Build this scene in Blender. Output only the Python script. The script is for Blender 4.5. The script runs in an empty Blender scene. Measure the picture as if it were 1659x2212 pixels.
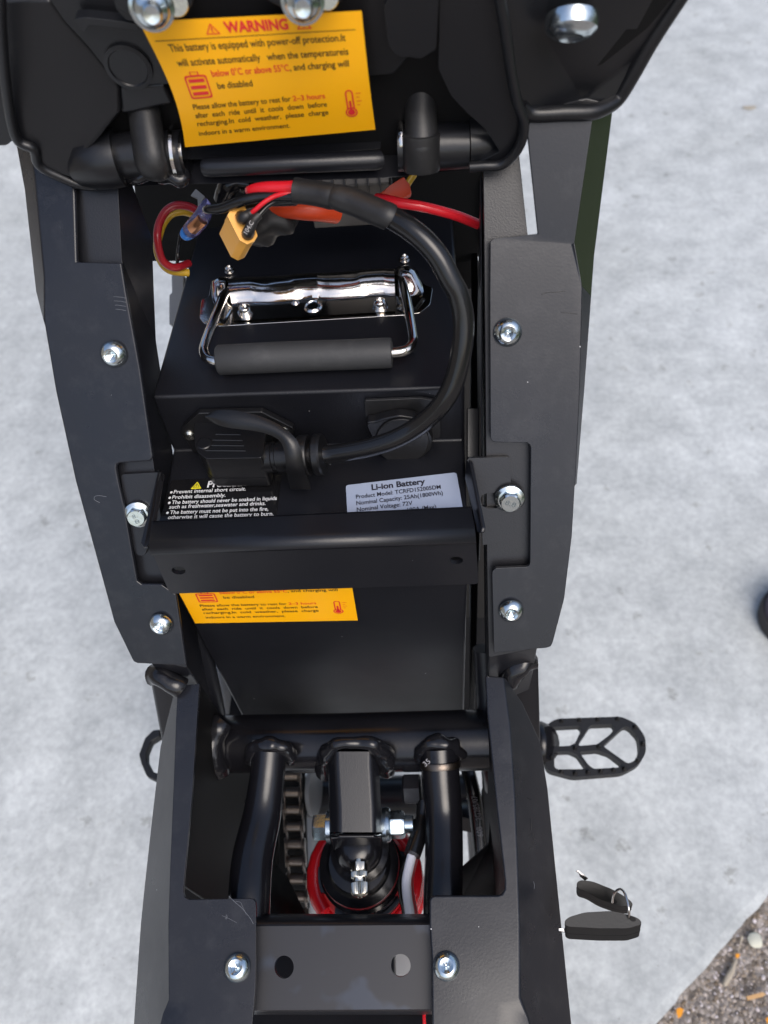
import bpy, bmesh, math, random
from mathutils import Vector, Matrix, noise
random.seed(7)
# ---------------------------------------------------------------- camera, world, light
CX, CY, F = 829.5, 1106.0, 1660.0          # photo units: 1659 x 2212 wide frame, focal length in the same units
HCAM = 1.05
NADIR = (1000.0, 2320.0)                   # where straight-down falls in the frame (camera tilted about 36 degrees)
n = Vector(((NADIR[0]-CX)/F, -(NADIR[1]-CY)/F, -1)).normalized()
Zc = -n
Yc = (Vector((0, 1, 0)) - Zc*Zc.y).normalized()
Xc = Yc.cross(Zc)
CAM = Vector((0, 0, HCAM))
M3 = Matrix((Xc, Yc, Zc))                  # camera axes -> world axes
DOWN = Vector((0, 0, -1))

scn = bpy.context.scene
cd = bpy.data.cameras.new("camera"); cam = bpy.data.objects.new("camera", cd)
scn.collection.objects.link(cam); scn.camera = cam
cam.matrix_world = Matrix.Translation(CAM) @ M3.to_4x4()
cd.sensor_fit = 'VERTICAL'; cd.sensor_height = 9.2; cd.sensor_width = 6.9
cd.lens = 9.2*F/2212.0
cd.clip_start = 0.02; cd.clip_end = 300
cd.dof.use_dof = True; cd.dof.focus_distance = 0.49; cd.dof.aperture_fstop = 1.9

world = bpy.data.worlds.new("World"); scn.world = world; world.use_nodes = True
wn = world.node_tree.nodes; wl = world.node_tree.links
bgn = wn["Background"]
sky = wn.new("ShaderNodeTexSky"); sky.sky_type = 'NISHITA'; sky.sun_disc = False
SUN_EL, SUN_AZ = math.radians(52), math.radians(150)
sky.sun_elevation = SUN_EL; sky.sun_rotation = SUN_AZ
sky.air_density = 1.0; sky.dust_density = 3.5; sky.ozone_density = 1.0
wl.new(sky.outputs[0], bgn.inputs[0]); bgn.inputs[1].default_value = 0.13
sd = bpy.data.lights.new("sun", 'SUN'); sd.energy = .9; sd.angle = math.radians(40); sd.color = (1, .985, .97)
sun = bpy.data.objects.new("sun", sd); scn.collection.objects.link(sun)
sdir = Vector((math.sin(SUN_AZ)*math.cos(SUN_EL), math.cos(SUN_AZ)*math.cos(SUN_EL), math.sin(SUN_EL)))
sun.rotation_euler = sdir.to_track_quat('Z', 'Y').to_euler(); sun.location = (0, 0, 5)
scn.view_settings.view_transform = 'Standard'; scn.view_settings.look = 'None'
scn.view_settings.exposure = 0.55; scn.view_settings.gamma = 1

# ---------------------------------------------------------------- placing helpers
def ray(x, y): return Vector(((x-CX)/F, -(y-CY)/F, -1))
def P(x, y, d): return CAM + M3 @ (ray(x, y)*d)
def hz(h):                                  # horizontal plane h metres below the lens
    return lambda x, y: h / -(M3 @ ray(x, y)).z
def pl(a, b, c):                            # plane through three points (x, y, depth)
    A = Matrix(((a[0], a[1], 1), (b[0], b[1], 1), (c[0], c[1], 1)))
    s = A.inverted() @ Vector((1/a[2], 1/b[2], 1/c[2]))
    return lambda x, y: 1/(s[0]*x+s[1]*y+s[2])
def off(f, e): return lambda x, y: f(x, y)+e
RG = {0:(0,0,1), 1:(0,0,2), 2:(829.5,0,2), 3:(0,486,2), 4:(702,486,2), 5:(162,810,2.793), 6:(702,864,2.793), 7:(162,1188,2.56),
      8:(756,1188,2.363), 9:(270,1458,3.072), 10:(702,1458,3.072), 11:(270,1836,2.363), 12:(864,1782,2.087),
      13:(302.4,356.4,4.0), 14:(648,345.6,3.84), 15:(410.4,540,3.072), 16:(0,0,4.0), 17:(702,837,4.726),
      18:(648,1620,5.486), 19:(1458,1971,8.258)}
def q(r, *pts):                             # tile coordinates -> frame coordinates
    ox, oy, k = RG[r]
    return [(ox+x/k, oy+y/k) for x, y in pts]
def q1(r, x, y): return q(r, (x, y))[0]
def on(f, pts): return [P(x, y, f(x, y)) for x, y in pts]
def basis(f, x, y):
    o = P(x, y, f(x, y)); ex = (P(x+4, y, f(x+4, y))-o).normalized(); ey = (P(x, y-4, f(x, y-4))-o).normalized()
    nn = ex.cross(ey).normalized()
    if nn.dot(CAM-o) < 0: nn = -nn
    return o, ex, nn.cross(ex).normalized(), nn
def mm(px, d): return px*d/F

# ---------------------------------------------------------------- materials
def nt(name):
    m = bpy.data.materials.new(name); m.use_nodes = True
    t = m.node_tree; b = t.nodes["Principled BSDF"]
    return m, t.nodes, t.links, b
def rampn(N, a, b, ca=(0,0,0,1), cb=(1,1,1,1)):
    r = N.new("ShaderNodeValToRGB"); r.color_ramp.elements[0].position = a; r.color_ramp.elements[1].position = b
    r.color_ramp.elements[0].color = ca; r.color_ramp.elements[1].color = cb
    return r
def noisen(N, L, co, s, det=4, rough=.5):
    t = N.new("ShaderNodeTexNoise"); t.inputs['Scale'].default_value = s; t.inputs['Detail'].default_value = det
    t.inputs['Roughness'].default_value = rough; L.new(co, t.inputs['Vector']); return t
def pbr(name, col, rough=.4, metal=0, grain=0, gs=900, specks=0, smear=0, spec=.5, coat=0, wavy=0, trans=0, dusty=0):
    m, N, L, b = nt(name)
    b.inputs['Base Color'].default_value = (*col, 1); b.inputs['Roughness'].default_value = rough
    b.inputs['Metallic'].default_value = metal; b.inputs['Specular IOR Level'].default_value = spec
    b.inputs['Coat Weight'].default_value = coat; b.inputs['Coat Roughness'].default_value = .08
    b.inputs['Transmission Weight'].default_value = trans
    geo = N.new("ShaderNodeNewGeometry"); co = geo.outputs['Position']
    if smear:
        t = noisen(N, L, co, 14, 5, .6); r = N.new("ShaderNodeMapRange")
        r.inputs['To Min'].default_value = rough-smear; r.inputs['To Max'].default_value = rough+smear
        r.inputs['From Min'].default_value = .3; r.inputs['From Max'].default_value = .7
        L.new(t.outputs[0], r.inputs['Value']); L.new(r.outputs[0], b.inputs['Roughness'])
    if specks or dusty:
        mix = N.new("ShaderNodeMix"); mix.data_type = 'RGBA'; mix.inputs[6].default_value = (*col, 1)
        mix.inputs[7].default_value = (.55, .55, .55, 1)
        v = N.new("ShaderNodeTexVoronoi"); v.inputs['Scale'].default_value = 105; L.new(co, v.inputs['Vector'])
        # each cell keeps its speck only when its random colour is high, size varies too
        sep = N.new("ShaderNodeSeparateColor"); L.new(v.outputs['Color'], sep.inputs[0])
        thr = N.new("ShaderNodeMath"); thr.operation = 'MULTIPLY_ADD'
        thr.inputs[1].default_value = .19*specks; thr.inputs[2].default_value = -.142*specks; L.new(sep.outputs[0], thr.inputs[0])
        lt = N.new("ShaderNodeMath"); lt.operation = 'LESS_THAN'; L.new(v.outputs['Distance'], lt.inputs[0]); L.new(thr.outputs[0], lt.inputs[1])
        out = lt.outputs[0]
        if dusty:
            t2 = noisen(N, L, co, 60, 8, .75); r2 = rampn(N, .5, .85, (0,0,0,1), (dusty,)*3+(1,)); L.new(t2.outputs[0], r2.inputs[0])
            mx = N.new("ShaderNodeMath"); mx.operation = 'MAXIMUM'; L.new(out, mx.inputs[0]); L.new(r2.outputs[0], mx.inputs[1]); out = mx.outputs[0]
        L.new(out, mix.inputs[0]); L.new(mix.outputs[2], b.inputs['Base Color'])
    if grain:
        t = noisen(N, L, co, gs, 2, .5); bp = N.new("ShaderNodeBump"); bp.inputs['Strength'].default_value = grain
        bp.inputs['Distance'].default_value = .0002
        L.new(t.outputs[0], bp.inputs['Height']); L.new(bp.outputs[0], b.inputs['Normal']); last = bp
        if wavy:
            t3 = noisen(N, L, co, 45, 2, .5); bp2 = N.new("ShaderNodeBump"); bp2.inputs['Strength'].default_value = wavy
            bp2.inputs['Distance'].default_value = .0005; L.new(t3.outputs[0], bp2.inputs['Height'])
            L.new(bp2.outputs[0], bp.inputs['Normal'])
    return m
PANEL = pbr("panel satin black", (.0095, .0108, .0155), .30, grain=.18, gs=700, specks=1, smear=.06, dusty=.035)
COAT = pbr("powder coat black", (.009, .0095, .0125), .33, grain=.35, gs=1100, specks=1, smear=.05, wavy=.12)
CASE = pbr("battery case black", (.0075, .008, .011), .38, spec=.42, grain=.5, gs=1300, specks=.95, smear=.05)
TUBE = pbr("gloss tube black", (.007, .007, .009), .21, grain=.12, gs=500, smear=.06, wavy=.15)
WELD = pbr("weld black", (.009, .009, .011), .18, grain=.4, gs=260)
PLAST = pbr("seat plastic black", (.0085, .009, .011), .33, grain=.25, gs=500, smear=.06, wavy=.2)
RUB = pbr("rubber black", (.014, .014, .015), .46, grain=.4, gs=700, smear=.05, dusty=.05)
GRIP = pbr("foam grip", (.034, .035, .037), .6, grain=.6, gs=600, dusty=.06)
PLUGM = pbr("plug black", (.007, .007, .008), .34, grain=.3, gs=700)
CABLE = pbr("cable black", (.009, .009, .010), .20, grain=.12, gs=300, smear=.06, wavy=.2)
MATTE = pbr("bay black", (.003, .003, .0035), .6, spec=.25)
ZINC = pbr("zinc plate", (.70, .77, .79), .20, 1, grain=.25, gs=500, wavy=.4)
CHROME = pbr("chrome steel", (.74, .71, .67), .12, 1, grain=.15, gs=900, wavy=.25)
NICKEL = pbr("brushed nickel", (.62, .60, .52), .22, 1, grain=.2)
STEEL = pbr("chain steel", (.16, .135, .115), .36, 1, grain=.5, gs=500)
GLOSS = pbr("gloss side black", (.012, .013, .012), .10, grain=.05, spec=.9, coat=1)
YEL = pbr("label yellow", (.98, .46, .004), .30, grain=.05, wavy=.3)
INK = pbr("ink black", (.03, .022, .012), .4)
INKR = pbr("ink red", (.70, .025, .03), .4)
WHITE = pbr("ink white", (.80, .80, .80), .4)
LBLK = pbr("label black", (.008, .008, .009), .10, grain=.03)
LSIL = pbr("label silver", (.52, .60, .78), .25, metal=.35, grain=.06)
INKD = pbr("ink dark", (.02, .02, .03), .4)
WARN = pbr("sign yellow", (.80, .70, .03), .35)
AMB = pbr("connector amber", (.86, .42, .07), .42, grain=.2, gs=600)
RED = pbr("wire red", (.62, .012, .022), .26, grain=.1)
DRED = pbr("wire dark red", (.30, .010, .018), .3)
ORNG = pbr("tape orange", (.60, .055, .012), .4)
YW = pbr("wire yellow", (.50, .30, .02), .3)
BLU = pbr("wire blue", (.03, .16, .50), .3)
WW = pbr("wire white", (.74, .76, .85), .28)
SPR = pbr("spring red", (.75, .012, .020), .25, coat=.5, grain=.05)
COPP = pbr("copper", (.75, .35, .18), .3, 1)
GRAYP = pbr("grey plastic", (.22, .23, .24), .45)
FIN = pbr("heat sink grey", (.10, .095, .09), .42, .6)
CLEAR = pbr("clear sleeve", (.30, .30, .62), .12, trans=.85)

# ---------------------------------------------------------------- mesh helpers
LOC = {}
def thing(name, label, cat, loc, group=None):
    o = bpy.data.objects.new(name, None); scn.collection.objects.link(o); o.empty_display_size = .02
    o.location = loc; LOC[o] = Vector(loc); o['label'] = label; o['category'] = cat
    if group: o['group'] = group
    return o
def tag(o, label, cat, group=None):
    o['label'] = label; o['category'] = cat
    if group: o['group'] = group
    return o
def mk(name, V, Fc, mat, parent=None, bevel=0, solid=0, seg=2, ang=30, smooth=True, label=None, recalc=True, inplace=None):
    V = [Vector(v) for v in V]
    c = sum(V, Vector())/len(V)
    me = bpy.data.meshes.new(name)
    me.from_pydata([v-c for v in V], [], Fc)
    if recalc:
        bm = bmesh.new(); bm.from_mesh(me); bmesh.ops.recalc_face_normals(bm, faces=bm.faces); bm.to_mesh(me); bm.free()
    me.materials.append(mat)
    if smooth:
        me.polygons.foreach_set('use_smooth', [True]*len(me.polygons)); me.set_sharp_from_angle(angle=math.radians(ang))
    o = bpy.data.objects.new(name, me); scn.collection.objects.link(o)
    LOC[o] = c
    if parent is not None: o.parent = parent; o.location = c-LOC[parent]
    else: o.location = c
    if solid:
        s = o.modifiers.new("solid", 'SOLIDIFY'); s.thickness = abs(solid); s.offset = -1 if solid > 0 else 1; s.use_even_offset = True
    if bevel:
        b = o.modifiers.new("bevel", 'BEVEL'); b.width = bevel; b.segments = seg; b.limit_method = 'ANGLE'
        b.angle_limit = math.radians(22); b.use_clamp_overlap = True
        w = o.modifiers.new("wn", 'WEIGHTED_NORMAL'); w.keep_sharp = False
    if label: o['label'] = label
    return o
def rnd(pts, rads, k=4):
    """round polygon corners; rads: scalar or {index: r}"""
    out = []; N_ = len(pts)
    for i, p in enumerate(pts):
        r = rads.get(i, 0) if isinstance(rads, dict) else rads
        if r <= 0: out.append(p); continue
        a = Vector(pts[i-1]); b = Vector(p); c = Vector(pts[(i+1) % N_])
        r1 = min(r, (a-b).length*.45); r2 = min(r, (c-b).length*.45)
        s = b+(a-b).normalized()*r1; e = b+(c-b).normalized()*r2
        for j in range(k+1):
            t = j/k; v = s*(1-t)**2+b*2*t*(1-t)+e*t*t; out.append((v.x, v.y))
    return out
def prism(name, base, vec, mat, parent=None, bevel=.0008, **kw):
    nb = len(base); V = list(base)
    if isinstance(vec, list): V += vec
    else: V += [b+vec for b in base]
    Fc = [list(range(nb)), list(range(2*nb-1, nb-1, -1))]
    for i in range(nb):
        j = (i+1) % nb; Fc.append([i, i+nb, j+nb, j])
    return mk(name, V, Fc, mat, parent, bevel=bevel, **kw)
def plate(name, f, pts, th, mat, parent=None, **kw):
    """plate of thickness th (metres) whose outer face lies on f; thickness goes away from the lens"""
    b = on(f, pts); x, y = pts[0]; nn = basis(f, *pts[0])[3]
    return prism(name, b, -nn*th, mat, parent, **kw)
def poly3(name, V, Fc, mat, parent=None, **kw): return mk(name, V, Fc, mat, parent, **kw)
def spline(pts, n_=8):
    out = []
    pts = [Vector(p) for p in pts]
    for i in range(len(pts)-1):
        p0 = pts[max(i-1, 0)]; p1 = pts[i]; p2 = pts[i+1]; p3 = pts[min(i+2, len(pts)-1)]
        for j in range(n_):
            t = j/n_
            out.append(.5*((2*p1)+(-p0+p2)*t+(2*p0-5*p1+4*p2-p3)*t*t+(-p0+3*p1-3*p2+p3)*t**3))
    out.append(pts[-1]); return out
def tube_geo(pts, r, seg=14, sub=8, lump=0, ls=60, closed=False, flat=1.0):
    rr = r if isinstance(r, (list, tuple)) else [r]*len(pts)
    if sub > 1:
        R4 = [Vector((a, 0, 0)) for a in rr]; C = spline(pts, sub); RR = [v.x for v in spline(R4, sub)]
    else: C = [Vector(p) for p in pts]; RR = rr
    V = []; Fc = []
    t = (C[1]-C[0]).normalized(); a = t.orthogonal().normalized()
    for i, c in enumerate(C):
        t2 = (C[min(i+1, len(C)-1)]-C[max(i-1, 0)]).normalized()
        a = (a-t2*a.dot(t2)).normalized(); b = t2.cross(a)
        for k in range(seg):
            an = 2*math.pi*k/seg; dv = a*math.cos(an)+b*math.sin(an)*flat
            p = c+dv*RR[i]
            if lump: p += dv*RR[i]*lump*noise.noise(p*ls)
            V.append(p)
    m_ = len(C)
    for i in range(m_-1):
        for k in range(seg):
            k2 = (k+1) % seg; Fc.append([i*seg+k, i*seg+k2, (i+1)*seg+k2, (i+1)*seg+k])
    Fc.append(list(range(seg))[::-1]); Fc.append([(m_-1)*seg+k for k in range(seg)])
    return V, Fc
def tube(name, pts, r, mat, parent=None, seg=14, sub=8, lump=0, ls=60, ang=50, flat=1.0, **kw):
    V, Fc = tube_geo(pts, r, seg, sub, lump, ls, flat=flat)
    return mk(name, V, Fc, mat, parent, ang=ang, **kw)
def dpts(*a): return [P(*p) for p in a]
def rp(r, *a):                              # tile points with depth
    return [P(*q1(r, x, y), d) for x, y, d in a]
def lathe_geo(prof, o, ax, seg=36, ref=None, mod=None):
    ax = ax.normalized(); u = ref if ref is not None else ax.orthogonal(); u = (u-ax*u.dot(ax)).normalized(); w = ax.cross(u)
    V = []; Fc = []
    for i, (r, h) in enumerate(prof):
        for k in range(seg):
            an = 2*math.pi*k/seg; rr = r*(mod(i, an) if mod else 1)
            V.append(o+ax*h+(u*math.cos(an)+w*math.sin(an))*rr)
    for i in range(len(prof)-1):
        for k in range(seg):
            k2 = (k+1) % seg; Fc.append([i*seg+k, i*seg+k2, (i+1)*seg+k2, (i+1)*seg+k])
    Fc.append(list(range(seg))[::-1]); Fc.append([(len(prof)-1)*seg+k for k in range(seg)])
    return V, Fc
def lathe(name, prof, o, ax, mat, parent=None, seg=36, ref=None, mod=None, ang=35, **kw):
    V, Fc = lathe_geo(prof, o, ax, seg, ref, mod)
    return mk(name, V, Fc, mat, parent, ang=ang, **kw)
def hexmod(an, k=6, rot=0):                 # radius factor of a k-gon of unit inradius * normalised to circumradius 1
    s = 2*math.pi/k; a = ((an+rot) % s)-s/2
    return math.cos(math.pi/k)/math.cos(a)
def grid(name, rows, mat, parent=None, **kw):
    nr, nc = len(rows), len(rows[0]); V = [p for r in rows for p in r]
    Fc = [[i*nc+j, i*nc+j+1, (i+1)*nc+j+1, (i+1)*nc+j] for i in range(nr-1) for j in range(nc-1)]
    return mk(name, V, Fc, mat, parent, **kw)

# screws ------------------------------------------------
def button_screw(x, y, f, rpx, parent, tilt=(0, 0), mat=None, name='screw', kind='hex'):
    o, ex, ey, nn = basis(f, x, y); R = mm(rpx, f(x, y))
    ax = (nn+ex*tilt[0]+ey*tilt[1]).normalized()
    prof = [(.30*R, .30*R), (.40*R, .34*R), (.42*R, .50*R), (.52*R, .56*R), (.66*R, .50*R), (.80*R, .38*R), (.92*R, .22*R), (.99*R, .06*R), (1.0*R, .0), (.97*R, -.06*R), (.5*R, -.3*R)]
    if kind == 'hex':
        md = lambda i, an: hexmod(an) if i < 3 else 1
    else:                                   # cross recess
        md = lambda i, an: (.55+.45*abs(math.cos(2*an))**.5) if i < 3 else 1
    # small dimple in the socket
    prof = [(.02*R, .12*R), (.12*R, .16*R)]+prof
    md2 = lambda i, an: 1 if i < 2 else md(i-2, an)
    return lathe(name, prof, o, ax, mat or ZINC, parent, seg=48, ref=ex, mod=md2, ang=28)
def text_geo(s, bold=0.0, res=3):
    cu = bpy.data.curves.new('t', 'FONT'); cu.body = s; cu.size = 1; cu.resolution_u = res; cu.offset = bold
    ob = bpy.data.objects.new('t', cu); scn.collection.objects.link(ob)
    dg = bpy.context.evaluated_depsgraph_get(); me = bpy.data.meshes.new_from_object(ob.evaluated_get(dg))
    V = [(v.co.x, v.co.y) for v in me.vertices]; Fc = [list(p.vertices) for p in me.polygons]
    bpy.data.meshes.remove(me); bpy.data.objects.remove(ob); bpy.data.curves.remove(cu)
    return V, Fc
class Ink:
    """flat print collected for one label: everything in label coordinates u,v (v downward) then mapped to 3D"""
    def __init__(s, fn, asp): s.fn = fn; s.asp = asp; s.V = []; s.F = []
    def add(s, V, Fc):
        b = len(s.V); s.V += V; s.F += [[i+b for i in f] for f in Fc]
    def text(s, t, u0, u1, vb, cap, bold=0.0):
        V, Fc = text_geo(t, bold)
        x0 = min(v[0] for v in V); x1 = max(v[0] for v in V)
        k = (u1-u0)/(x1-x0); kc = cap/.70
        s.add([(u0+(x-x0)*k, vb-y*kc) for x, y in V], Fc)
    def rect(s, u0, v0, u1, v1): s.add([(u0, v0), (u1, v0), (u1, v1), (u0, v1)], [[0, 1, 2, 3]])
    def ring(s, pts, w):
        """outline of polygon pts with inner offset towards centroid"""
        cx = sum(p[0] for p in pts)/len(pts); cy = sum(p[1] for p in pts)/len(pts); k = len(pts)
        inn = [(cx+(x-cx)*(1-w), cy+(y-cy)*(1-w)) for x, y in pts]
        s.add(list(pts)+inn, [[i, (i+1) % k, k+(i+1) % k, k+i] for i in range(k)])
    def poly(s, pts): s.add(list(pts), [list(range(len(pts)))])
    def disc(s, u, v, r, k=14): s.poly([(u+r*math.cos(a*2*math.pi/k), v+r*s.asp*math.sin(a*2*math.pi/k)) for a in range(k)])
    def build(s, name, mat, parent): return mk(name, [s.fn(u, v) for u, v in s.V], s.F, mat, parent, smooth=False, recalc=False)
def flange_bolt(x, y, f, rpx, parent, rot=0, tilt=(0, 0), name='flange_bolt', mark='8.8', mrot=0):
    o, ex, ey, nn = basis(f, x, y); R = mm(rpx, f(x, y))
    ax = (nn+ex*tilt[0]+ey*tilt[1]).normalized(); H = R*.62
    prof = [(.3*R, 0), (1.0*R, 0), (1.0*R, .1*R), (.97*R, .16*R), (.80*R, .24*R), (.70*R, .27*R)]
    V, Fc = lathe_geo(prof, o, ax, 48, ex)
    h = .72*R
    prof2 = [(h, .2*R), (h, .60*R), (h*.99, .66*R), (h*.90, .74*R), (h*.86, .76*R)]
    def md(i, an):
        g = hexmod(an, rot=rot)
        return g if i < 2 else (min(g, .955) if i == 2 else (min(g, .93) if i == 3 else .93))
    V2, F2 = lathe_geo(prof2, o, ax, 48, ex, md)
    b = len(V); V += V2; Fc += [[i+b for i in f_] for f_ in F2]
    bo = mk(name, V, Fc, ZINC, parent, ang=25)
    u = (ex-ax*ex.dot(ax)).normalized(); w = ax.cross(u)
    cr, sr = math.cos(mrot), math.sin(mrot); u, w = u*cr+w*sr, w*cr-u*sr
    top = o+ax*(.765*R)
    fn = lambda a, b_: top+u*(a*R)-w*(b_*R)
    ink = Ink(fn, 1)
    if len(mark.split('|')) == 2:
        for i, t in enumerate(mark.split('|')): ink.text(t, -.17, .17, -.06+i*.44, .28)
    else: ink.text(mark, -.36, .36, .15, .34)
    mk('grade_mark', [fn(a, b_) for a, b_ in ink.V], ink.F, MARK, bo, smooth=False, recalc=False)
    return bo
MARK = pbr("stamp grey", (.20, .24, .26), .4, .8)
# ================================================================ SETTING
GZ = hz(HCAM)
def gp(x, y, z=0): 
    p = P(x, y, hz(HCAM-z)(x, y)); return p
e1 = gp(*q1(12, 1659, 320)); e2 = gp(*q1(12, 1180, 870)); ed = (e2-e1).normalized(); en = Vector((ed.y, -ed.x, 0))
if en.dot(gp(400, 1000)-e1) > 0: en = -en      # en points to the asphalt side
# concrete slab with a worn edge
edge = []
k_ = 260
for i in range(k_+1):
    s_ = -1.2+i*(2.6/k_)
    edge.append(e1+ed*s_+en*(.0018*noise.noise(Vector((s_*30, 0, 0)))+.0016*noise.noise(Vector((s_*110, 4, 0)))))
edge = [e1-ed*30]+edge+[e1+ed*30]
V = []; Fc = []
for p in edge:
    V += [p-en*40, p-en*.010, p+Vector((0, 0, -.0015)), p+Vector((0, 0, -.05))+en*.002]
for i in range(len(edge)-1):
    for j in range(3): Fc.append([i*4+j, i*4+j+1, i*4+j+5, i*4+j+4])
m, N, L, b = nt("concrete pale")
co = N.new("ShaderNodeNewGeometry").outputs['Position']
t1 = noisen(N, L, co, 14, 10, .66); t2 = noisen(N, L, co, 2.6, 4, .5); t3 = noisen(N, L, co, 75, 5, .7); t4 = noisen(N, L, co, 9, 3, .5)
r1 = rampn(N, .34, .68, (.47, .495, .50, 1), (.67, .70, .70, 1)); L.new(t1.outputs[0], r1.inputs[0])
r2 = rampn(N, .35, .7, (.86, .86, .85, 1), (1.04, 1.04, 1.04, 1)); L.new(t2.outputs[0], r2.inputs[0])
mx = N.new("ShaderNodeMix"); mx.data_type = 'RGBA'; mx.blend_type = 'MULTIPLY'; mx.inputs[0].default_value = 1
L.new(r1.outputs[0], mx.inputs[6]); L.new(r2.outputs[0], mx.inputs[7])
r3 = rampn(N, .58, .75, (1, 1, 1, 1), (.72, .70, .66, 1)); L.new(t3.outputs[0], r3.inputs[0])
mx2 = N.new("ShaderNodeMix"); mx2.data_type = 'RGBA'; mx2.blend_type = 'MULTIPLY'; L.new(mx.outputs[2], mx2.inputs[6]); L.new(r3.outputs[0], mx2.inputs[7])
r4 = rampn(N, .5, .62); L.new(t4.outputs[0], r4.inputs[0]); L.new(r4.outputs[0], mx2.inputs[0])
# small round stains
vv = N.new("ShaderNodeTexVoronoi"); vv.inputs['Scale'].default_value = 26; 
wob = N.new("ShaderNodeMix"); wob.data_type = 'RGBA'; wob.inputs[0].default_value = .05; L.new(co, wob.inputs[6]); L.new(t3.outputs[1], wob.inputs[7]); L.new(wob.outputs[2], vv.inputs['Vector'])
r5 = rampn(N, .10, .24, (.70, .69, .67, 1), (1, 1, 1, 1)); L.new(vv.outputs['Distance'], r5.inputs[0])
sp = N.new("ShaderNodeSeparateColor"); L.new(vv.outputs['Color'], sp.inputs[0]); gt = N.new("ShaderNodeMath"); gt.operation = 'GREATER_THAN'; gt.inputs[1].default_value = .72; L.new(sp.outputs[1], gt.inputs[0])
mx3 = N.new("ShaderNodeMix"); mx3.data_type = 'RGBA'; mx3.blend_type = 'MULTIPLY'; L.new(gt.outputs[0], mx3.inputs[0]); L.new(mx2.outputs[2], mx3.inputs[6]); L.new(r5.outputs[0], mx3.inputs[7])
tf = noisen(N, L, co, 95, 6, .7); rf = rampn(N, .36, .64, (.84, .84, .845, 1), (1.08, 1.08, 1.07, 1)); L.new(tf.outputs[0], rf.inputs[0])
mx4 = N.new("ShaderNodeMix"); mx4.data_type = 'RGBA'; mx4.blend_type = 'MULTIPLY'; mx4.inputs[0].default_value = 1; L.new(mx3.outputs[2], mx4.inputs[6]); L.new(rf.outputs[0], mx4.inputs[7])
# thin crack-like pale scratches and dark pores
vp = N.new("ShaderNodeTexVoronoi"); vp.inputs['Scale'].default_value = 120; L.new(co, vp.inputs['Vector']); rp_ = rampn(N, .06, .13, (.62, .60, .57, 1), (1, 1, 1, 1)); L.new(vp.outputs['Distance'], rp_.inputs[0])
sp2 = N.new("ShaderNodeSeparateColor"); L.new(vp.outputs['Color'], sp2.inputs[0]); g2 = N.new("ShaderNodeMath"); g2.operation = 'GREATER_THAN'; g2.inputs[1].default_value = .80; L.new(sp2.outputs[0], g2.inputs[0])
mx5 = N.new("ShaderNodeMix"); mx5.data_type = 'RGBA'; mx5.blend_type = 'MULTIPLY'; L.new(g2.outputs[0], mx5.inputs[0]); L.new(mx4.outputs[2], mx5.inputs[6]); L.new(rp_.outputs[0], mx5.inputs[7])
L.new(mx5.outputs[2], b.inputs['Base Color']); b.inputs['Roughness'].default_value = .8
bp = N.new("ShaderNodeBump"); bp.inputs['Strength'].default_value = .25; bp.inputs['Distance'].default_value = .001; L.new(t3.outputs[0], bp.inputs['Height']); L.new(bp.outputs[0], b.inputs['Normal'])
slab = mk("concrete_pavement", V, Fc, m, smooth=False); slab['kind'] = 'structure'
# asphalt
m2, N, L, b = nt("asphalt worn")
co = N.new("ShaderNodeNewGeometry").outputs['Position']
v1 = N.new("ShaderNodeTexVoronoi"); v1.inputs['Scale'].default_value = 170; L.new(co, v1.inputs['Vector'])
sp = N.new("ShaderNodeSeparateColor"); L.new(v1.outputs['Color'], sp.inputs[0])
rr = rampn(N, 0, 1, (.12, .10, .08, 1), (.40, .36, .33, 1)); L.new(sp.outputs[0], rr.inputs[0])
L.new(rr.outputs[0], b.inputs['Base Color']); b.inputs['Roughness'].default_value = .9
bp = N.new("ShaderNodeBump"); bp.inputs['Strength'].default_value = 1; bp.inputs['Distance'].default_value = .004; bp.invert = True
L.new(v1.outputs['Distance'], bp.inputs['Height']); L.new(bp.outputs[0], b.inputs['Normal'])
A0 = e1+Vector((0, 0, -.012))
asp = mk("asphalt_ground", [A0-ed*30-en*.3, A0+ed*30-en*.3, A0+ed*30+en*40, A0-ed*30+en*40], [[0, 1, 2, 3]], m2, smooth=False); asp['kind'] = 'structure'
# loose grit on the asphalt: one mesh, colour per stone from position
m3, N, L, b = nt("grit")
co = N.new("ShaderNodeNewGeometry").outputs['Random Per Island']
rr = rampn(N, 0, 1, (.16, .12, .08, 1), (.75, .70, .74, 1)); e_ = rr.color_ramp.elements.new(.6); e_.color = (.42, .35, .28, 1)
L.new(co, rr.inputs[0]); L.new(rr.outputs[0], b.inputs['Base Color']); b.inputs['Roughness'].default_value = .75
ico = bmesh.new(); bmesh.ops.create_icosphere(ico, subdivisions=1, radius=1); iv = [v.co.copy() for v in ico.verts]; ifc = [[v.index for v in f.verts] for f in ico.faces]; ico.free()
rnd_ = random.Random(3); V = []; Fc = []
for i in range(20000):
    s_ = rnd_.uniform(-.35, .55); tt = rnd_.uniform(.004, .42)**1.0
    c = A0+ed*s_+en*tt; rad = rnd_.choice([.0009, .0010, .0012, .0015, .0020])*rnd_.uniform(.7, 1.25)
    if rnd_.random() < .12: sx, sy = 2.6, .5
    else: sx, sy = rnd_.uniform(.8, 1.5), 1
    a = rnd_.uniform(0, 6.28); ca, sa = math.cos(a), math.sin(a); b0 = len(V)
    for v in iv:
        w = v*(1+.3*noise.noise(v*1.7+Vector((i, 0, 0)))); x, y = w.x*rad*sx, w.y*rad*sy
        V.append(c+Vector((x*ca-y*sa, x*sa+y*ca, w.z*rad*.7+rad*.25)))
    Fc += [[k+b0 for k in f] for f in ifc]
grit = mk("grit", V, Fc, m3, smooth=False, recalc=False); grit['kind'] = 'stuff'
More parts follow.
